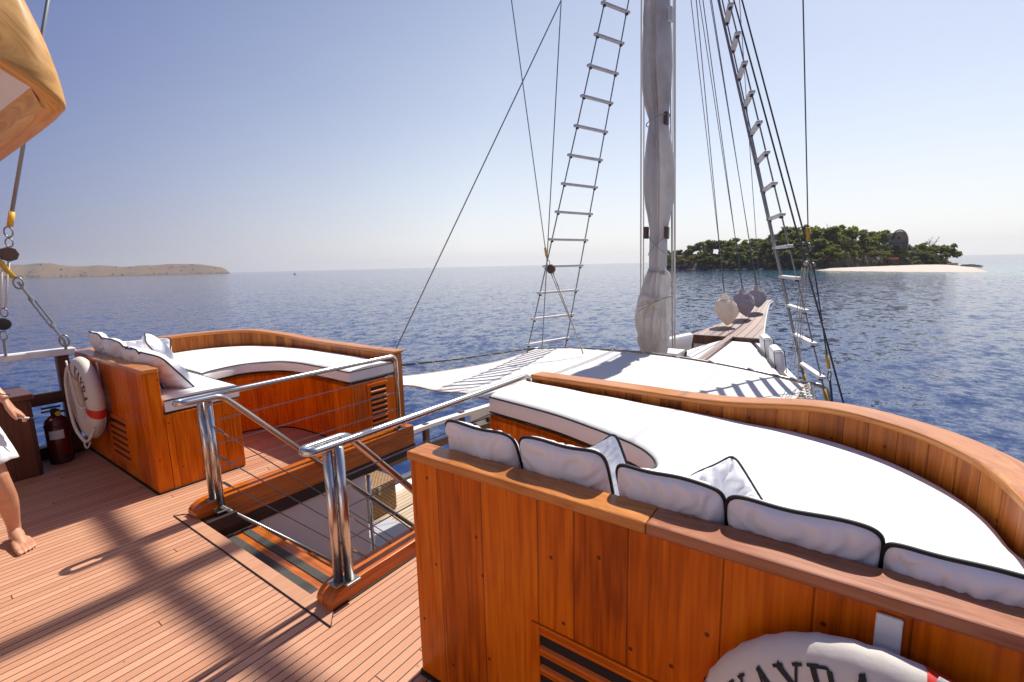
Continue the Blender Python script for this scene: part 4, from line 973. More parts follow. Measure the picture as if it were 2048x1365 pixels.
c_.build('rope_coil', M['ropegrey'], t)

# ================================================================== ROOF CORNER (upper left)
rf = thing('wheelhouse_roof', 'varnished wooden roof corner with white ceiling, hanging in at the upper left', 'roof', (0., 3.4, 2.4))
plan = [(-2.2, 2.78, 3.06), (-1.2, 2.74, 2.98), (-.1, 2.69, 2.78), (.28, 2.665, 2.60), (.48, 2.655, 2.475), (.575, 2.655, 2.415), (.635, 2.70, 2.378), (.640, 2.80, 2.362), (.63, 3.1, 2.345), (.60, 3.9, 2.318), (.55, 5.2, 2.27), (.5, 6.4, 2.2)]
P = cr(plan, 10); G = []; Ls = [0.]
for i in range(1, len(P)): Ls.append(Ls[-1] + (P[i] - P[i - 1]).length)
for i, p in enumerate(P):
    a = P[max(i - 1, 0)]; b_ = P[min(i + 1, len(P) - 1)]; t_ = V((b_.x - a.x, b_.y - a.y, 0)).normalized(); n_ = V((-t_.y, t_.x, 0))   # n_: inwards
    sec = [(.085, .035), (.07, .005), (.03, -.004), (.008, .010), (.0, .035), (.012, .15), (.045, .30), (.10, .44), (.15, .50), (.20, .48), (.17, .30), (.11, .12)]
    q0 = [p + n_ * d_ + V((0, 0, z_)) for d_, z_ in sec]; G.append(cr(q0, 3, closed=True))
m8 = len(G[0]); mb = MB(); vs = [q for r in G for q in r]; fs = []; us = []
for i in range(len(G) - 1):
    for j in range(m8):
        j2 = (j + 1) % m8; q = .02; fs.append((i * m8 + j, i * m8 + j2, i * m8 + m8 + j2, i * m8 + m8 + j)); us.append([(Ls[i], j * q), (Ls[i], j * q + q), (Ls[i + 1], j * q + q), (Ls[i + 1], j * q)])
mb.add(vs, fs, us).build('fascia', M['roofwood'], rf, smooth=True)
MB().add([V((.56, 2.73, 2.445)), V((.50, 6.0, 2.33)), V((-2, 6.0, 3.0)), V((-1.5, 2.80, 3.04)), V((-.1, 2.75, 2.83)), V((.28, 2.72, 2.65)), V((.48, 2.72, 2.52))], [(0, 1, 2, 3, 4, 5, 6)]).build('ceiling', M['paint'], rf, solid=.02)
MB().tube([(.40, 2.75, 2.535), (.36, 5.9, 2.40)], .035, 4).build('ceiling_beam', M['rung'], rf)

# unseen cabin front, added behind the viewpoint for reflections, shade and bounced light
wh = thing('wheelhouse', 'white painted wheelhouse front with dark windows behind the open deck', 'cabin', (-2.4, 2.8, 0))
MB().box((-2.5, 2.85, .55), (.16, 6.2, 1.10)).build('lower_wall', M['paint'], wh)
MB().box((-2.5, 2.85, 2.45), (.16, 6.2, 1.0)).build('upper_wall', M['paint'], wh)
for y in (.0, 1.2, 2.4, 3.5, 4.7, 5.8): MB().box((-2.5, y, 1.525), (.14, .22, .85)).build('window_post', M['teak'], wh)
for y in (.6, 1.8, 4.1, 5.25): MB().box((-2.5, y, 1.525), (.03, 1.0, .85)).build('window', M['rubber'], wh)
MB().box((-2.5, 2.95, 1.525), (.04, .9, .85)).build('door_panel', M['darkwood'], wh)
MB().box((-3.2, 2.85, 3.0), (2.0, 6.6, .08)).build('roof_deck', M['paint'], wh)

# ================================================================== WIRES AT THE LEFT EDGE
t = rope('stay_wire', 'grey wire hanging below the roof corner with a yellow sleeve', 'wire', ext((.935, 6., 2.258), (1.072, 6., 2.80), 0, 5.), .014, 'wire')
MB().tube([(.937, 6, 2.262), (.908, 6, 2.14)], .022, 8).build('sleeve', M['yellow'], t, smooth=True); shackle(t, (.892, 6, 2.09), 1.05); shackle(t, (.885, 6, 2.0), .9)
t = thing('pulley', 'worn wooden pulley block hanging on the shackle at the left edge', 'pulley', (.86, 6, 1.9))
for dy in (-.03, .03): MB().lathe((.868, 6 + dy, 1.90), [(.02, -.012), (.058, -.012), (.064, 0), (.058, .012), (.02, .012)], 8, 'Y').build('cheek', M['block'], t)
MB().lathe((.868, 6, 1.90), [(.042, -.02), (.042, .02)], 14, 'Y').build('sheave', M['galv'], t)
t = thing('tackle', 'pair of pale ropes joining the two pulleys at the left edge', 'rope', (.75, 6, 1.3))
for dx in (-.018, .016): MB().tube([(.845 + dx, 6, 1.84), (.77 + dx, 6, 1.42)], .009, 6).build('strand', M['ropewhite'], t, smooth=True)
t = thing('pulley', 'black pulley block with small shackles just above the left rail', 'pulley', (.75, 6, 1.3))
MB().lathe((.755, 6, 1.30), [(.02, -.03), (.048, -.028), (.054, 0), (.048, .028), (.02, .03)], 14, 'Y').build('cheek', M['rubber'], t); shackle(t, (.775, 6, 1.40), .9); shackle(t, (.745, 6, 1.20), .9); MB().tube([(.742, 6, 1.17), (.735, 6, 1.02)], .011, 6).build('hook', M['galv'], t)
t = thing('turnbuckle_stay', 'grey metal turnbuckle slanting down to the white rail, yellow strap at its top', 'turnbuckle', (1.131, 6., 1.03))
a = V((.895, 6, 1.66)); b_ = V((1.128, 6., 1.10))
MB().tube([V((.70, 6, 2.0)), V((.80, 6, 1.845)), V((.873, 6, 1.70))], .020, 8).build('strap', M['yellow'], t, smooth=True)
shackle(t, a + V((0, 0, -.01)), 1.2); MB().tube([a, a.lerp(b_, .3)], .011, 8).build('screw', M['galv'], t)
q = MB()
for s_ in (-.014, .014): q.tube([a.lerp(b_, .26) + V((s_, 0, s_ * .4)), a.lerp(b_, .74) + V((s_, 0, s_ * .4))], .007, 6)
q.tube([a.lerp(b_, .25), a.lerp(b_, .31)], .020, 8); q.tube([a.lerp(b_, .70), a.lerp(b_, .76)], .020, 8); q.build('body', M['galv'], t)
MB().tube([a.lerp(b_, .74), b_], .010, 8).build('screw', M['galv'], t); shackle(t, b_, 1.3); MB().tube([b_, (1.131, 6, 1.02)], .012, 6).build('eye', M['galv'], t)

# ================================================================== PERSON
def limb(mb, pts, radii, n=14):
    P = cr(pts, 5); Q = cr([(r, 0, 0) for r in radii], 5); rr = [max(.002, q.x) for q in Q]
    mb.tube(P, rr, n)
    for p, r in ((P[0], rr[0]), (P[-1], rr[-1])):
        prof = [(r * .999 * math.cos(a), r * math.sin(a)) for a in [-1.5 + 3.0 * k / 8 for k in range(9)]]
        mb.lathe(p, prof, n)
def remesh(o, size, it=6):
    q = o.modifiers.new("fuse", 'REMESH'); q.mode = 'VOXEL'; q.voxel_size = size; q.use_smooth_shade = True
    q = o.modifiers.new("relax", 'SMOOTH'); q.iterations = it; q.factor = .5
pe = thing('person', 'barefoot person in white shorts stepping in from the left edge, holding a thin pen', 'person', (.30, 4.28, 0))
mb = MB()
hipL, hipR = V((.315, 4.30, .86)), V((.135, 4.34, .86))
limb(mb, [hipL, (.345, 4.255, .68), (.378, 4.185, .50), (.405, 4.245, .31), (.418, 4.315, .14), (.420, 4.335, .07)], [.085, .072, .052, .052, .036, .034])
limb(mb, [hipR, (.12, 4.36, .66), (.10, 4.35, .47), (.09, 4.44, .28), (.08, 4.50, .12), (.08, 4.51, .06)], [.085, .072, .052, .050, .036, .034])
def foot(ax, ay, dx, dy):
    f = V((dx, dy, 0)).normalized(); s_ = V((-f.y, f.x, 0)); o = V((ax, ay, 0))   # s_: towards the person's left
    limb(mb, [o - f * .035 + V((0, 0, .030)), o + f * .03 + V((0, 0, .055)), o + f * .09 + V((0, 0, .042)), o + f * .15 + V((0, 0, .024))], [.030, .036, .031, .020])
    return o, f, s_
for (ax, ay, dx, dy, side) in ((.420, 4.335, .05, -1, 1), (.08, 4.51, -.05, -1, -1)):
    o, f, s_ = foot(ax, ay, dx, dy)
    s2 = s_ * side
    for k, (off, ln, r) in enumerate(((-.034, .262, .0135), (-.010, .258, .0095), (.009, .248, .009), (.026, .235, .0085), (.041, .218, .009))):
        b = o + f * .10 + s2 * off * .8 + V((0, 0, .030)); m_ = o + f * .19 + s2 * off + V((0, 0, .018)); e = o + f * (ln - .018) + s2 * off * 1.06 + V((0, 0, .016)); tip = o + f * ln + s2 * off * 1.06 + V((0, 0, .011))
        limb(mb, [b, m_, e, tip], [.017, .013 if k else .016, r, r * .95], 10)
# trunk, neck and head
c = V((.225, 4.32, 0))
G = []
for z, rx, ry in ((.78, .10, .08), (.86, .165, .115), (.94, .165, .115), (1.04, .125, .09), (1.14, .128, .092), (1.26, .150, .105), (1.35, .150, .09), (1.40, .085, .065), (1.43, .052, .05)):
    G.append([c + V((rx * math.cos(a), ry * math.sin(a), z)) for a in [2 * math.pi * k / 24 for k in range(24)]])
tr = MB().grid(G, closed=True); tr.add(G[0], [tuple(range(24))]); tr.add(G[-1], [tuple(range(24))])
mb.add(tr.v, tr.f)
limb(mb, [(.225, 4.32, 1.38), (.225, 4.31, 1.50)], [.052, .048])
hc = V((.225, 4.295, 1.585))
hd = []
for i in range(15):
    a = math.pi * i / 14; z = math.cos(a) * .115
    r = math.sin(a)
    hd.append([hc + V((.073 * r * math.cos(b) * (1 - .18 * max(0, -z / .115)), (.092 * r * math.sin(b) - (.012 if z < -.03 else 0)), z)) for b in [2 * math.pi * k / 24 for k in range(24)]])
tr = MB().grid(hd, closed=True); mb.add(tr.v, tr.f)
limb(mb, [hc + V((0, -.088, .015)), hc + V((0, -.108, -.020)), hc + V((0, -.100, -.03))], [.008, .013, .010], 8)
for s_ in (-1, 1): limb(mb, [hc + V((s_ * .073, .01, .015)), hc + V((s_ * .080, .015, -.025))], [.016, .010], 8)
limb(mb, [hc + V((-.022, -.088, -.058)), hc + V((0, -.095, -.058)), hc + V((.022, -.088, -.058))], [.006, .009, .006], 8)
# arms
limb(mb, [(.345, 4.32, 1.335), (.375, 4.32, 1.22), (.40, 4.30, 1.09), (.435, 4.24, 1.03), (.466, 4.178, .975)], [.048, .041, .036, .033, .0245])
limb(mb, [(.105, 4.32, 1.335), (.075, 4.33, 1.22), (.05, 4.33, 1.08), (.04, 4.30, .96), (.03, 4.27, .84)], [.048, .041, .036, .032, .024])
# left hand with five fingers closing on the pen
W = V((.466, 4.178, .970))
Kn = [V((.487, 4.150, .905)), V((.499, 4.165, .897)), V((.505, 4.182, .893)), V((.504, 4.198, .897))]
for k in Kn: limb(mb, [W, W.lerp(k, .5), k], [.020, .0145, .0105], 10)
F = [[Kn[0], (.507, 4.140, .873), (.526, 4.143, .850), (.535, 4.150, .832)], [Kn[1], (.524, 4.160, .865), (.539, 4.163, .833), (.541, 4.168, .806)],
     [Kn[2], (.527, 4.184, .862), (.536, 4.186, .830), (.533, 4.184, .806)], [Kn[3], (.520, 4.203, .870), (.526, 4.205, .846), (.523, 4.202, .828)]]
for k, f in enumerate(F): limb(mb, f, [.0105, .0098, .0088, .0072] if k < 3 else [.009, .0082, .0074, .006], 10)
limb(mb, [W + V((.004, -.012, -.012)), (.474, 4.135, .912), (.487, 4.130, .868), (.500, 4.135, .838)], [.014, .0125, .0105, .008], 10)
W2 = V((.03, 4.27, .84))
for k in range(4):
    kk = W2 + V((.012 * (k - 1.5), -.018 * (k - 1.5) * .6, -.085)); limb(mb, [W2, kk], [.02, .0105], 10); limb(mb, [kk, kk + V((0, -.01, -.035)), kk + V((.004, 0, -.065 + .006 * abs(k - 1.2)))], [.0105, .0092, .0075], 10)
limb(mb, [W2, W2 + V((.02, -.03, -.05)), W2 + V((.022, -.035, -.085))], [.015, .012, .009], 10)
body = mb.build('body', M['skin'], pe, smooth=True); remesh(body, .0048, 5)
# clothes
G = []
def ringp(cx, cy, z, rx, ry, n=40, fold=0., ph=0.): return [V((cx + rx * math.cos(a) * (1 + fold * math.sin(7 * a + ph)), cy + ry * math.sin(a) * (1 + fold * math.sin(7 * a + ph)), z + fold * .1 * math.sin(5 * a))) for a in [2 * math.pi * k / n for k in range(n)]]
for z, rx, ry, fo in ((.985, .150, .110, .01), (.95, .168, .122, .015), (.88, .182, .132, .02), (.82, .188, .138, .03), (.80, .19, .14, .03)): G.append(ringp(.225, 4.32, z, rx, ry, 40, fo, z * 6))
sh = MB().grid(G, closed=True)
for hx, hy, kx, ky in ((.318, 4.292, .372, 4.215), (.135, 4.34, .11, 4.36)):
    G = []
    for s_ in [i / 10 for i in range(11)]:
        G.append(ringp(hx + (kx - hx) * s_, hy + (ky - hy) * s_, .87 - .275 * s_, .094 + .020 * s_, .098 + .018 * s_, 40, .02 + .03 * s_, 4 * s_))
    sh.grid(G, closed=True)
sh.build('shorts', M['shorts'], pe, smooth=True, solid=.004)
G = []
for z, rx, ry in ((.95, .172, .125), (1.04, .138, .105), (1.14, .140, .106), (1.26, .162, .118), (1.35, .158, .10), (1.385, .11, .08)): G.append(ringp(.225, 4.32, z, rx, ry, 40, .012, z * 9))
MB().grid(G, closed=True).build('top', M['shorts'], pe, smooth=True, solid=.004)
hm = []
for i in range(12):
    a = math.pi * .62 * i / 11; r = math.sin(a); z = math.cos(a) * .125 + .008
    hm.append([hc + V((.083 * r * math.cos(b), .100 * r * math.sin(b) + .012, z if math.sin(b) > -.35 else max(z, .045))) for b in [2 * math.pi * k / 28 for k in range(28)]])
for z in (-.10, -.2): hm.append([hc + V((.07 * math.cos(b), .075 * max(math.sin(b), -.05) + .03, z if math.sin(b) > -.35 else .045)) for b in [2 * math.pi * k / 28 for k in range(28)]])
MB().grid(hm, closed=True).build('hair', M['hair'], pe, smooth=True)
eyes = MB()
for s_ in (-1, 1): eyes.lathe(hc + V((s_ * .03, -.080, .012)), [(.004, -.011), (.010, -.005), (.011, 0), (.010, .005), (.004, .011)], 10, 'Y')
eyes.build('eyes', M['paper'], pe, smooth=True)
pn = []
for (x, y, dx, dy, sd) in ((.420, 4.335, .05, -1, 1),):
    f = V((dx, dy, 0)).normalized(); s2 = V((-f.y, f.x, 0)); o = V((x, y, 0))
    for off, ln, r in ((-.034, .262, .0085), (-.010, .258, .0055), (.009, .248, .005), (.026, .235, .0048), (.041, .218, .0046)):
        q = o + f * (ln - .006) + s2 * off * 1.06 + V((0, 0, .024 if r > .007 else .0195)); q.z -= .001
        MB().lathe(q, [(r * .6, -.003), (r, -.001), (r * .7, .002)], 10).build('toenail', M['nail'], pe, smooth=True)
MB().tube([(.4705 + .026 * math.cos(a), 4.170 + .020 * math.sin(a), 1.000 - .012 * math.cos(a)) for a in [2 * math.pi * k / 20 for k in range(20)]], .003, 6, closed=True).build('wristband', M['black'], pe)
t = thing('pen', 'thin white pen with dark tip held in the hand at the left edge', 'pen', (.53, 4.15, .83))
MB().tube([(.490, 4.146, .850), (.556, 4.150, .826)], .0065, 10).build('barrel', M['paper'], t, smooth=True)
MB().tube([(.556, 4.150, .826), (.588, 4.152, .814)], [.0058, .0030], 10).build('tip', M['rubber'], t, smooth=True)

# ================================================================== FAR SHORE
def shoremat(name, grass, scrub, rock, sc1, thr):
    b = NB(name); p = b.pos(); n1 = b.noise(p, sc1, 6, .6); n2 = b.noise(p, sc1 * 4, 5, .6); sp = b.n("SeparateXYZ", None, i0=p)
    c = b.mix(b.rng(n2, .3, .7), grass, tuple(x * .75 for x in grass)); c = b.mix(b.rng(n1, thr, thr + .1), c, scrub)
    hz = b.math('ADD', sp.outputs[2], b.math('MULTIPLY', n2, 9.)); c = b.mix(b.rng(hz, 6., 1., 0., 1.), c, rock)
    return b.pr(Base_Color=c, Roughness=.95)
M['farland'] = shoremat('dry_grass_hills', (.165, .095, .045), (.075, .055, .033), (.06, .046, .038), .009, .54)
M['island'] = shoremat('rocky_scrub_ground', (.075, .07, .038), (.13, .09, .058), (.040, .034, .031), .12, .5)
M['sand'] = simple('pale_coral_sand', (.55, .46, .38), .9, 0, .1, .3)
M['hutwall'] = simple('weathered_timber', (.45, .39, .34), .9, 0, .3, 1.)
M['rock'] = simple('dark_shore_rock', (.055, .048, .045), .9, 0, .5, .6, .6)
land = [(-1300, 2300, 78), (-600, 2420, 70), (-200, 2480, 62), (56, 2499, 60), (195, 2492, 49), (284, 2484, 44), (332, 2478, 47), (357, 2474, 48), (388, 2470, 46), (440, 2461, 51), (499, 2450, 41), (547, 2439, 38), (598, 2427, 41), (656, 2412, 34), (718, 2395, 35), (766, 2380, 38), (815, 2364, 42), (870, 2345, 41), (915, 2327, 39), (965, 2306, 29), (996, 2293, 20), (1012, 2286, 3), (1018, 2284, -6)]
# (x forward, y port): y is the large one for the far shore
P = cr([(a, b, h) for a, b, h in land], 6); G = []
for p in P:
    d = V((p.x, p.y, 0)); row = []; h = p.z + 3.9
    for q, f in ((.905, -.08), (.915, .04), (.925, .20), (.945, .42), (.965, .68), (.985, .9), (1.0, 1.), (1.03, .85), (1.08, .3), (1.1, -.1)):
        b = d * q; k = f * h
        if .02 < f < 1: k *= 1 + .28 * nz((b.x * .012, b.y * .012, 4.)) + .12 * nz((b.x * .04, b.y * .04, 1.))
        row.append(V((b.x, b.y, -3.9 + k)))
    G.append(row)
tag(MB().grid(G).build('far_hills', M['farland'], smooth=True), kind='structure')
def scrub():
    r = random.Random(77); mb = MB(); P2 = cr([(a, b, h) for a, b, h in land[3:-2]], 6)
    for k in range(230):
        p = r.choice(P2); q = r.choice([r.uniform(.918, .93), r.uniform(.918, .93), r.uniform(.94, .985)]); f = {0: .12}.get(0) if q < .931 else .42 + (q - .945) * 12
        c = V((p.x * q, p.y * q, -3.9 + max(2., (p.z + 3.9) * min(.9, f)))) + V((r.uniform(-20, 20), r.uniform(-20, 20), 0)); s_ = r.uniform(1.6, 5.)
        if q > .931 and r.random() < .45: continue
        for _ in range(7):
            a = V((r.gauss(0, 1), r.gauss(0, 1), r.gauss(0, .6))) * s_ * .5 + V((0, 0, s_ * .3)); b = V((r.gauss(0, 1), r.gauss(0, 1), r.gauss(0, 1))).normalized(); d = b.orthogonal().normalized(); e = b.cross(d)
            mb.add([c + a - d * s_ * .5 - e * s_ * .3, c + a + d * s_ * .5 - e * s_ * .3, c + a + d * s_ * .4 + e * s_ * .4, c + a - d * s_ * .4 + e * s_ * .4], [(0, 1, 2, 3)])
    return mb
M['scrub'] = simple('dark_scrub', (.035, .036, .020), .95)
tag(scrub().build('shore_scrub', M['scrub'], fix=False), 'dark scattered scrub on the dry hills of the far shore', 'scrub', kind='stuff')
bx, by = 397.5, 688.
t = thing('small_boat', 'tiny dark boat far out near the horizon', 'boat', (bx, by, -3.9)); d_ = V((-by, bx, 0)).normalized()
G = [[V((bx, by, -3.9)) + d_ * (u * 1.6) + V((w_ * by / 900, -w_ * bx / 900, z_)) for w_, z_ in ((-.9 * (1 - u * u), .9 + .4 * u * u), (-.5 * (1 - u * u), -.2), (.5 * (1 - u * u), -.2), (.9 * (1 - u * u), .9 + .4 * u * u))] for u in [-1 + .2 * k for k in range(11)]]
MB().grid(G).build('hull', M['darktrim'], t, solid=.1); MB().box((bx, by, -2.3), (.7, .7, 1.3)).build('cabin', M['darktrim'], t, bevel=.2)
def foliage(name, c0, c1, c2):
    b = NB(name); g = b.n("NewGeometry"); oi = b.n("ObjectInfo")
    r = g.outputs["Random Per Island"]; c = b.ramp(r, [(0., c0), (.55, c1), (1., c2)])
    c = b.mix(b.math('MULTIPLY', oi.outputs["Random"], .45), c, b.mix(.5, c, (.10, .085, .02)))
    d = b.n("BsdfDiffuse", None, Color=c).outputs[0]; tr = b.n("BsdfTranslucent", None, Color=c).outputs[0]
    return b.surf(b.n("MixShader", None, i0=.5, i1=d, i2=tr).outputs[0])
M['leafdark'] = foliage('dark_green_foliage', (.10, .112, .036), (.21, .225, .07), (.37, .37, .13))
M['leafbright'] = foliage('bright_green_foliage', (.12, .14, .02), (.23, .26, .035), (.36, .37, .06))
M['leafdry'] = foliage('dry_brown_foliage', (.11, .075, .042), (.21, .14, .07), (.30, .21, .11))
M['bark'] = simple('grey_bark', (.09, .075, .062), .9, 0, .3, 2.)
def crown(seed, lobes, n, leaf, squash=.7):
    r = random.Random(seed); mb = MB(); L = []
    for c, rad in lobes:
        L.append((V(c), rad))
    tot = sum(q[1] ** 2 for q in L)
    for c, rad in L:
        for _ in range(int(n * rad ** 2 / tot)):
            d = V((r.gauss(0, 1), r.gauss(0, 1), r.gauss(0, 1))).normalized(); p = c + V((d.x, d.y, d.z * squash)) * rad * (r.random() ** .33) * r.uniform(.75, 1.12)
            a = V((r.gauss(0, 1), r.gauss(0, 1), r.gauss(0, 1))).normalized(); b = a.orthogonal().normalized(); c2 = a.cross(b); s_ = leaf * r.uniform(.6, 1.4)
            mb.add([p - b * s_ * .5 - c2 * s_ * .3, p + b * s_ * .5 - c2 * s_ * .2, p + b * s_ * .2 + c2 * s_ * .5, p - b * s_ * .5 + c2 * s_ * .35], [(0, 1, 2, 3)])
    return mb
def tree(name, label, group, seed, h, spread, mat, n, leaf, trunk=.35, bush=False):
    r = random.Random(seed); t = thing(name, label, 'bush' if bush else 'tree', (0, 0, -300), group); o = V((0, 0, -300)); lobes = []
    tm = MB(); top = o + V((r.uniform(-.4, .4), r.uniform(-.4, .4), h * .55)); base_r = .03 * h
    if not bush: tm.tube(cr([o, o.lerp(top, .5) + V((r.uniform(-.3, .3), r.uniform(-.3, .3), 0)), top], 4), [base_r * (1 - .6 * k / 8) for k in range(9)], 7)
    else: tm.tube([o, o + V((0, 0, h * .4))], [base_r, base_r * .4], 6)
    for k in range(9 if not bush else 7):
        a = r.uniform(0, 6.28); d = spread * r.uniform(.25, .95); z = h * (r.uniform(.42, .92) if not bush else r.uniform(.25, .8)) * (1 - .25 * (d / spread) ** 2)
        c = o + V((d * math.cos(a), d * math.sin(a), z)); lobes.append((c, spread * r.uniform(.28, .5)))
        st = o.lerp(top, r.uniform(.45, 1.)) if not bush else o + V((0, 0, h * .2)); tm.tube(cr([st, st.lerp(c, .55) + V((0, 0, -.1 * h * r.random())), c], 3), [base_r * .45 * (1 - .8 * q / 6) for q in range(7)], 5)
    tm.build('trunk', M['bark'], t, smooth=True)
    crown(seed, lobes, n, leaf).build('crown', M[mat], t, fix=False)
    return t
def bare(label, group, seed, h):
    r = random.Random(seed); t = thing('bare_tree', label, 'tree', (0, 0, -300), group); tm = MB(); tw = MB(); o = V((0, 0, -300))
    def grow(mb, p, d, L, rad, lev):
        q = p + d * L; mb.tube([p, p.lerp(q, .5) + V((r.gauss(0, .04), r.gauss(0, .04), 0)) * L, q], [rad, rad * .8, rad * .6], 5)
        if lev == 0: return
        for _ in range(3 if lev > 1 else 4):
            nd = (d + V((r.gauss(0, .45), r.gauss(0, .45), r.uniform(-.05, .35)))).normalized(); grow(tw, q if r.random() < .6 else p.lerp(q, .7), nd, L * r.uniform(.5, .75), rad * .55, lev - 1)
    grow(tm, o, V((.03, .04, 1)).normalized(), h * .42, .22, 4)
    tm.build('trunk', M['bark'], t); tw.build('branches', M['bark'], t, fix=False); return t
def place(proto, x, y, z, s_, rz, used, label=None):
    o = proto if proto.name not in used else copy_tree(proto)
    used.add(o.name); o.location = (x, y, z); o.scale = (s_, s_, s_ * R_.uniform(.9, 1.12)); o.rotation_euler = (0, 0, rz)
    if label: o['label'] = label
    return o
# island ground
isl = [(344, 124, 3.), (338, 116, 5.), (333.5, 109.7, 7.3), (330.8, 105.3, 12.7), (326.8, 99.0, 14.9), (319.4, 87.2, 17.0), (310.4, 72.8, 16.2), (304.2, 62.9, 17.1), (299.3, 55.2, 19.2), (294.8, 48.0, 20.), (289.6, 39.8, 19.9), (284.8, 32.2, 21.), (281.8, 27.3, 22.), (277.5, 20.5, 21.), (276.7, 14.1, 19.), (281.1, 9.0, 20.), (289.8, 4.2, 20.), (305.9, -3.6, 18.5), (318.5, -10.0, 18.5), (334.4, -19.1, 16), (343.9, -26.3, 15.5), (350.3, -31.8, 14.5), (353.5, -38.3, 11.), (354.6, -42.8, 5), (354.7, -45.1, .5)]
P = cr(isl, 4); G = []
def iground(p, f):
    """height of bare ground above the water at inland distance f (metres)"""
    h = max(.2, p.z - 6.5); k = [(0, -.6), (3, 1.6 if p.z > 4 else .4), (7, h * .42), (14, h * .66), (24, h * .92), (34, h), (48, h * .8), (70, -1)]
    for (a, u), (b, v) in zip(k, k[1:]):
        if a <= f <= b: return u + (v - u) * (f - a) / (b - a)
    return -1
for p in P:
    d = V((p.x, p.y, 0)).normalized(); row = []
    for f in (0, 1.5, 3, 5, 7, 10, 14, 19, 24, 29, 34, 41, 48, 58, 70):
        q = V((p.x, p.y, 0)) + d * f; k = iground(p, f); k += (1.6 * nz((q.x * .14, q.y * .14, k * .2)) + 1.2 * nz((q.x * .4, q.y * .4, 3.))) * (1 if 1 < f < 60 else .2); row.append(V((q.x, q.y, -3.9 + k)))
    G.append(row)
tag(MB().grid(G).build('island_ground', M['island'], smooth=True), kind='structure')
# beach
B0 = cr([(279, 19.5, 0), (262, 10.5, 0), (247, 2.0, 0), (233.8, -7.6, 0), (222.0, -15.5, 0), (218.6, -22.4, 0), (216.0, -29.0, 0), (215, -34, 0)], 5); B1 = cr([(291, 10, 0), (297, 4, 0), (318, -8., 0), (335, -16., 0), (344, -24, 0), (338, -36.7, 0), (270.3, -36.7, 0), (218.2, -35.3, 0)], 5); G = []
for a, b in zip(B0, B1): G.append([a.lerp(b, s_) + V((0, 0, -4.05 + 1.05 * math.sin(min(1, s_ * 1.9) * math.pi / 2) * min(1, (a - b).length / 30) + .15 * nz((a.lerp(b, s_)) * .2))) for s_ in [k / 12 for k in range(13)]])
tag(MB().grid(G).build('beach', M['sand'], smooth=True), kind='structure')
# shore rocks, one by one
rk0 = None; r = random.Random(3)
def rockmesh(seed):
    mb = MB(); G = []
    for i in range(7):
        a = math.pi * i / 6; G.append([V((math.sin(a) * math.cos(b), math.sin(a) * math.sin(b), math.cos(a) * .7)) * (1 + .35 * nz((math.sin(a) * math.cos(b) * 1.4 + seed, math.sin(a) * math.sin(b) * 1.4, math.cos(a) * 1.4))) for b in [2 * math.pi * k / 10 for k in range(10)]])
    mb.grid(G, closed=True); return mb
spots = [(p.x - 1.5 * r.random(), p.y, r.uniform(.5, 1.5)) for p in P[6:64] for _ in (0,)] + [(345 - k * 1.6 - r.uniform(0, 2), -46.5 - .1 * k, r.uniform(.7, 1.7)) for k in range(16)]
for i, (x, y, s_) in enumerate(spots):
    if i == 0: rk0 = rockmesh(2.).build('shore_rock', M['rock']); o = rk0
    else: o = rk0.copy(); COL.objects.link(o)
    o.location = (x, y, -3.9 + .15 * s_); o.scale = (s_ * r.uniform(.8, 1.6), s_ * r.uniform(.8, 1.8), s_ * .75); o.rotation_euler = (0, 0, r.uniform(0, 6)); tag(o, 'dark rock in the line of rocks along the water edge of the island', 'rock', 'rocks along the island shore')
gT = 'trees covering the island'; gBu = 'bushes covering the island'
dk = [tree('leafy_tree', 'dark green spreading tree on the island', gT, 100 + k, 8.5, 4.2, 'leafdark', 1150, .72) for k in range(3)]
bt = [tree('leafy_tree', 'bright green rounded tree on the island slope', gT, 120 + k, 7., 4.0, 'leafbright', 1000, .70) for k in range(2)]
bu = [tree('bush', 'low dark green bush on the island slope', gBu, 140 + k, 3.6, 3.4, 'leafdark', 700, .62, bush=True) for k in range(2)]
bd = [tree('bush', 'dry brownish bush on the island slope', gBu, 150 + k, 3.2, 3.0, 'leafdry', 560, .56, bush=True) for k in range(1)]
bb = [tree('bush', 'yellow green bush on the island slope', gBu, 160 + k, 3.6, 3.2, 'leafbright', 640, .62, bush=True) for k in range(1)]
used = set(); r = random.Random(8); n = len(P)
def at(i, f):
    i = max(0, min(n - 1, i)); p = P[i]; d = V((p.x, p.y, 0)).normalized(); q = V((p.x, p.y, 0)) + d * f; return q.x, q.y, -3.9 + iground(p, f), p.z
for i in range(9, n - 7, 1):                       # crest trees, tops close to the photographed skyline
    x, y, z, h = at(i, 30 + r.uniform(-6, 5)); top = h + 1.4; want = max(3.5, top - (z + 3.9)); q = r.choice(dk + dk + bt[:1])
    s_ = want / (8.5 if q in dk else 7.) * r.choice((r.uniform(.45, .75), r.uniform(.7, 1.0), r.uniform(.95, 1.4)))
    if 74 <= i <= 86: s_ *= .55
    place(q, x + r.uniform(-2, 2), y + r.uniform(-2, 2), z - .6, max(.35, s_), r.uniform(0, 6), used)
for i in range(9, n - 6, 1):
    x, y, z, h = at(i, 20 + r.uniform(-4, 4)); q = r.choice(dk + bt + bu); s_ = r.uniform(.6, .95) * min(1, h / 16)
    place(q, x + r.uniform(-1.5, 1.5), y + r.uniform(-2, 2), z - .6, max(.3, s_), r.uniform(0, 6), used)
for k in range(2):
    for i in range(8, n - 4, 1):
        x, y, z, h = at(i, r.uniform(6, 17)); q = r.choice(bu + bu + bd + bb + dk[:1]); s_ = r.uniform(.55, 1.15) * min(1, h / 15) * (.6 if q in dk else 1)
        place(q, x + r.uniform(-1, 1), y + r.uniform(-1.5, 1.5), z - .4, max(.25, s_), r.uniform(0, 6), used)
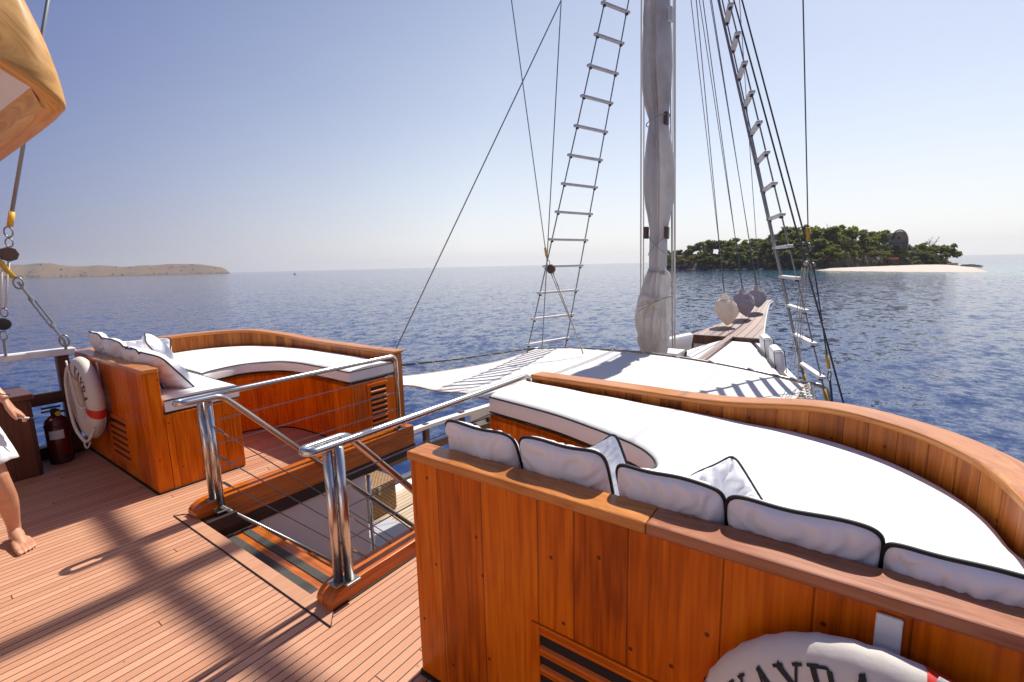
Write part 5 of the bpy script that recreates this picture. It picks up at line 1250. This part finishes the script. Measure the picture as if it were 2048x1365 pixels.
for i, f, q, s_, lb in ((37, 7, bt[1], .75, None), (58, 8, bt[0], .8, None), (76, 8, bt[1], .8, None), (46, 32, dk[0], 1.2, 'tallest dark green tree of the island, standing above the others by the near rope ladder'), (49, 33, dk[1], 1.05, None)):
    x, y, z, h = at(i, f); place(q, x, y, z - .3, s_, r.uniform(0, 6), used, lb)
for i in range(8, n - 6, 2):
    x, y, z, h = at(i, r.uniform(2.5, 6)); q = r.choice(bu + bu + bd + bb); s_ = r.uniform(.5, .95)
    if 0 <= n - 6 - i < 30: s_ *= .7
    place(q, x, y, z - .4, s_, r.uniform(0, 6), used)
ba = bare('leafless grey tree in the middle of the island crest', 'bare trees on the island crest', 5, 8.)
us2 = set()
for i, f, s_, lb in ((58, 30, 1.35, 'tallest leafless grey tree on the island crest, left of the thatched hut'), (60, 33, 1.15, 'leafless grey tree close right of the tallest bare one'), (62, 28, 1.1, 'small leafless tree between the bare pair and the thatched hut'), (85, 26, 1.15, 'leafless tree at the right end of the island, past the hut'), (84, 30, 1.05, 'shorter leafless tree beside the one at the right end of the island')):
    x, y, z, h = at(i, f); place(ba, x, y, z + 1.5, s_, i, us2, lb)
# thatched hut on the crest
hx, hy, hz = 348., -18.4, 5.0
t = thing('thatched_hut', 'tall round topped thatched hut on the crest of the island', 'hut', (hx, hy, hz))
dv = V((hx, hy, 0)).normalized(); sv = V((-dv.y, dv.x, 0)); o = V((hx, hy, hz))
def arch(w_, h_, n=14): return [(w_ * math.cos(a) * (1.0 if math.sin(a) > .2 else 1.), h_ * (.35 + .65 * math.sin(a))) for a in [math.pi * k / n for k in range(n + 1)]]
th = simple('grey_thatch', (.48, .42, .38), .95, 0, .35, 1.2, .5)
A = [(4.2, -.0)] + arch(4.2, 11.5) + [(-4.2, 0)]
G = [[o + sv * u * (1 - .12 * s_) + dv * (s_ * 8 - 1 + (1.2 * (v / 11.5) ** 2) * -1 * (1 - s_)) + V((0, 0, v)) for u, v in A] for s_ in (0, .5, 1)]
MB().grid(G).build('thatch_roof', th, t, solid=.35)
MB().add([o + sv * u * .93 + dv * 3.2 + V((0, 0, v * .95)) for u, v in A], [tuple(range(len(A)))]).build('gable_wall', M['hutwall'], t, fix=False)
mb = MB()
for u in (-3.2, -1.2, 1.2, 3.2): mb.tube([o + sv * u + dv * .4, o + sv * u + dv * .4 + V((0, 0, 5))], .22, 6)
mb.build('posts', M['hutwall'], t)
MB().add([o + sv * -4.4 + dv * -.5 + V((0, 0, 4.2)), o + sv * 4.4 + dv * -.5 + V((0, 0, 4.2)), o + sv * 4.4 + dv * 1 + V((0, 0, 4.2)), o + sv * -4.4 + dv * 1 + V((0, 0, 4.2))], [(0, 1, 2, 3)]).build('balcony', M['bark'], t, solid=.3)
q = o + sv * -3.5
MB().add([q + dv * -.5 + V((0, 0, 3.6)), q + dv * .7 + V((0, 0, 3.6)), q + sv * -4.5 + dv * -3.3 + V((0, 0, -1.5)), q + sv * -4.5 + dv * -4.5 + V((0, 0, -1.5))], [(0, 1, 2, 3)]).build('stair_flight', M['rung'], t, solid=.25)
# kiosk + board on the beach
kx, ky = 330., -15.5; dv = V((kx, ky, 0)).normalized(); sv = V((-dv.y, dv.x, 0)); o = V((kx, ky, -2.4))
t = thing('beach_kiosk', 'small orange roofed kiosk behind the beach', 'kiosk', tuple(o)); rot = Matrix((sv, -dv, V((0, 0, 1)))).transposed()
MB().box(o + V((0, 0, 3.2)), (5.2, 3., .9), rot).build('roof', simple('orange_sheet', (.62, .17, .05), .6), t); mb = MB()
for u in (-2.3, -.8, .8, 2.3): mb.box(o + sv * u + V((0, 0, 1.4)), (.3, .3, 2.8), rot)
mb.build('post', M['bark'], t); MB().box(o + dv * .8 + V((0, 0, 1.2)), (4.6, .2, 2.4), rot).build('back_wall', M['darkwood'], t)
o = V((322., -8.6, -2.2)); t = thing('white_board', 'small white board on posts left of the orange kiosk', 'sign', tuple(o))
MB().box(o + V((0, 0, 3.2)), (2.5, .15, 1.7), rot).build('panel', M['paper'], t); mb = MB()
for u in (-.9, .9): mb.box(o + sv * u + V((0, 0, 1.2)), (.14, .14, 2.4), rot)
mb.build('post', M['bark'], t)

# ================================================================== HAZE  (one even volume of air over sea and land, below the sky)
hb = NB('thin_sea_haze'); v_ = hb.n("VolumePrincipled", None, Color=(.93, .95, 1., 1), Density=.00011, Anisotropy=.0)
hb.t.links.new(v_.outputs[0], hb.out.inputs[1])
hz_ = MB().box((700, 900, 40), (6400, 6400, 110)).build('haze', hb.m); hz_['kind'] = 'stuff'
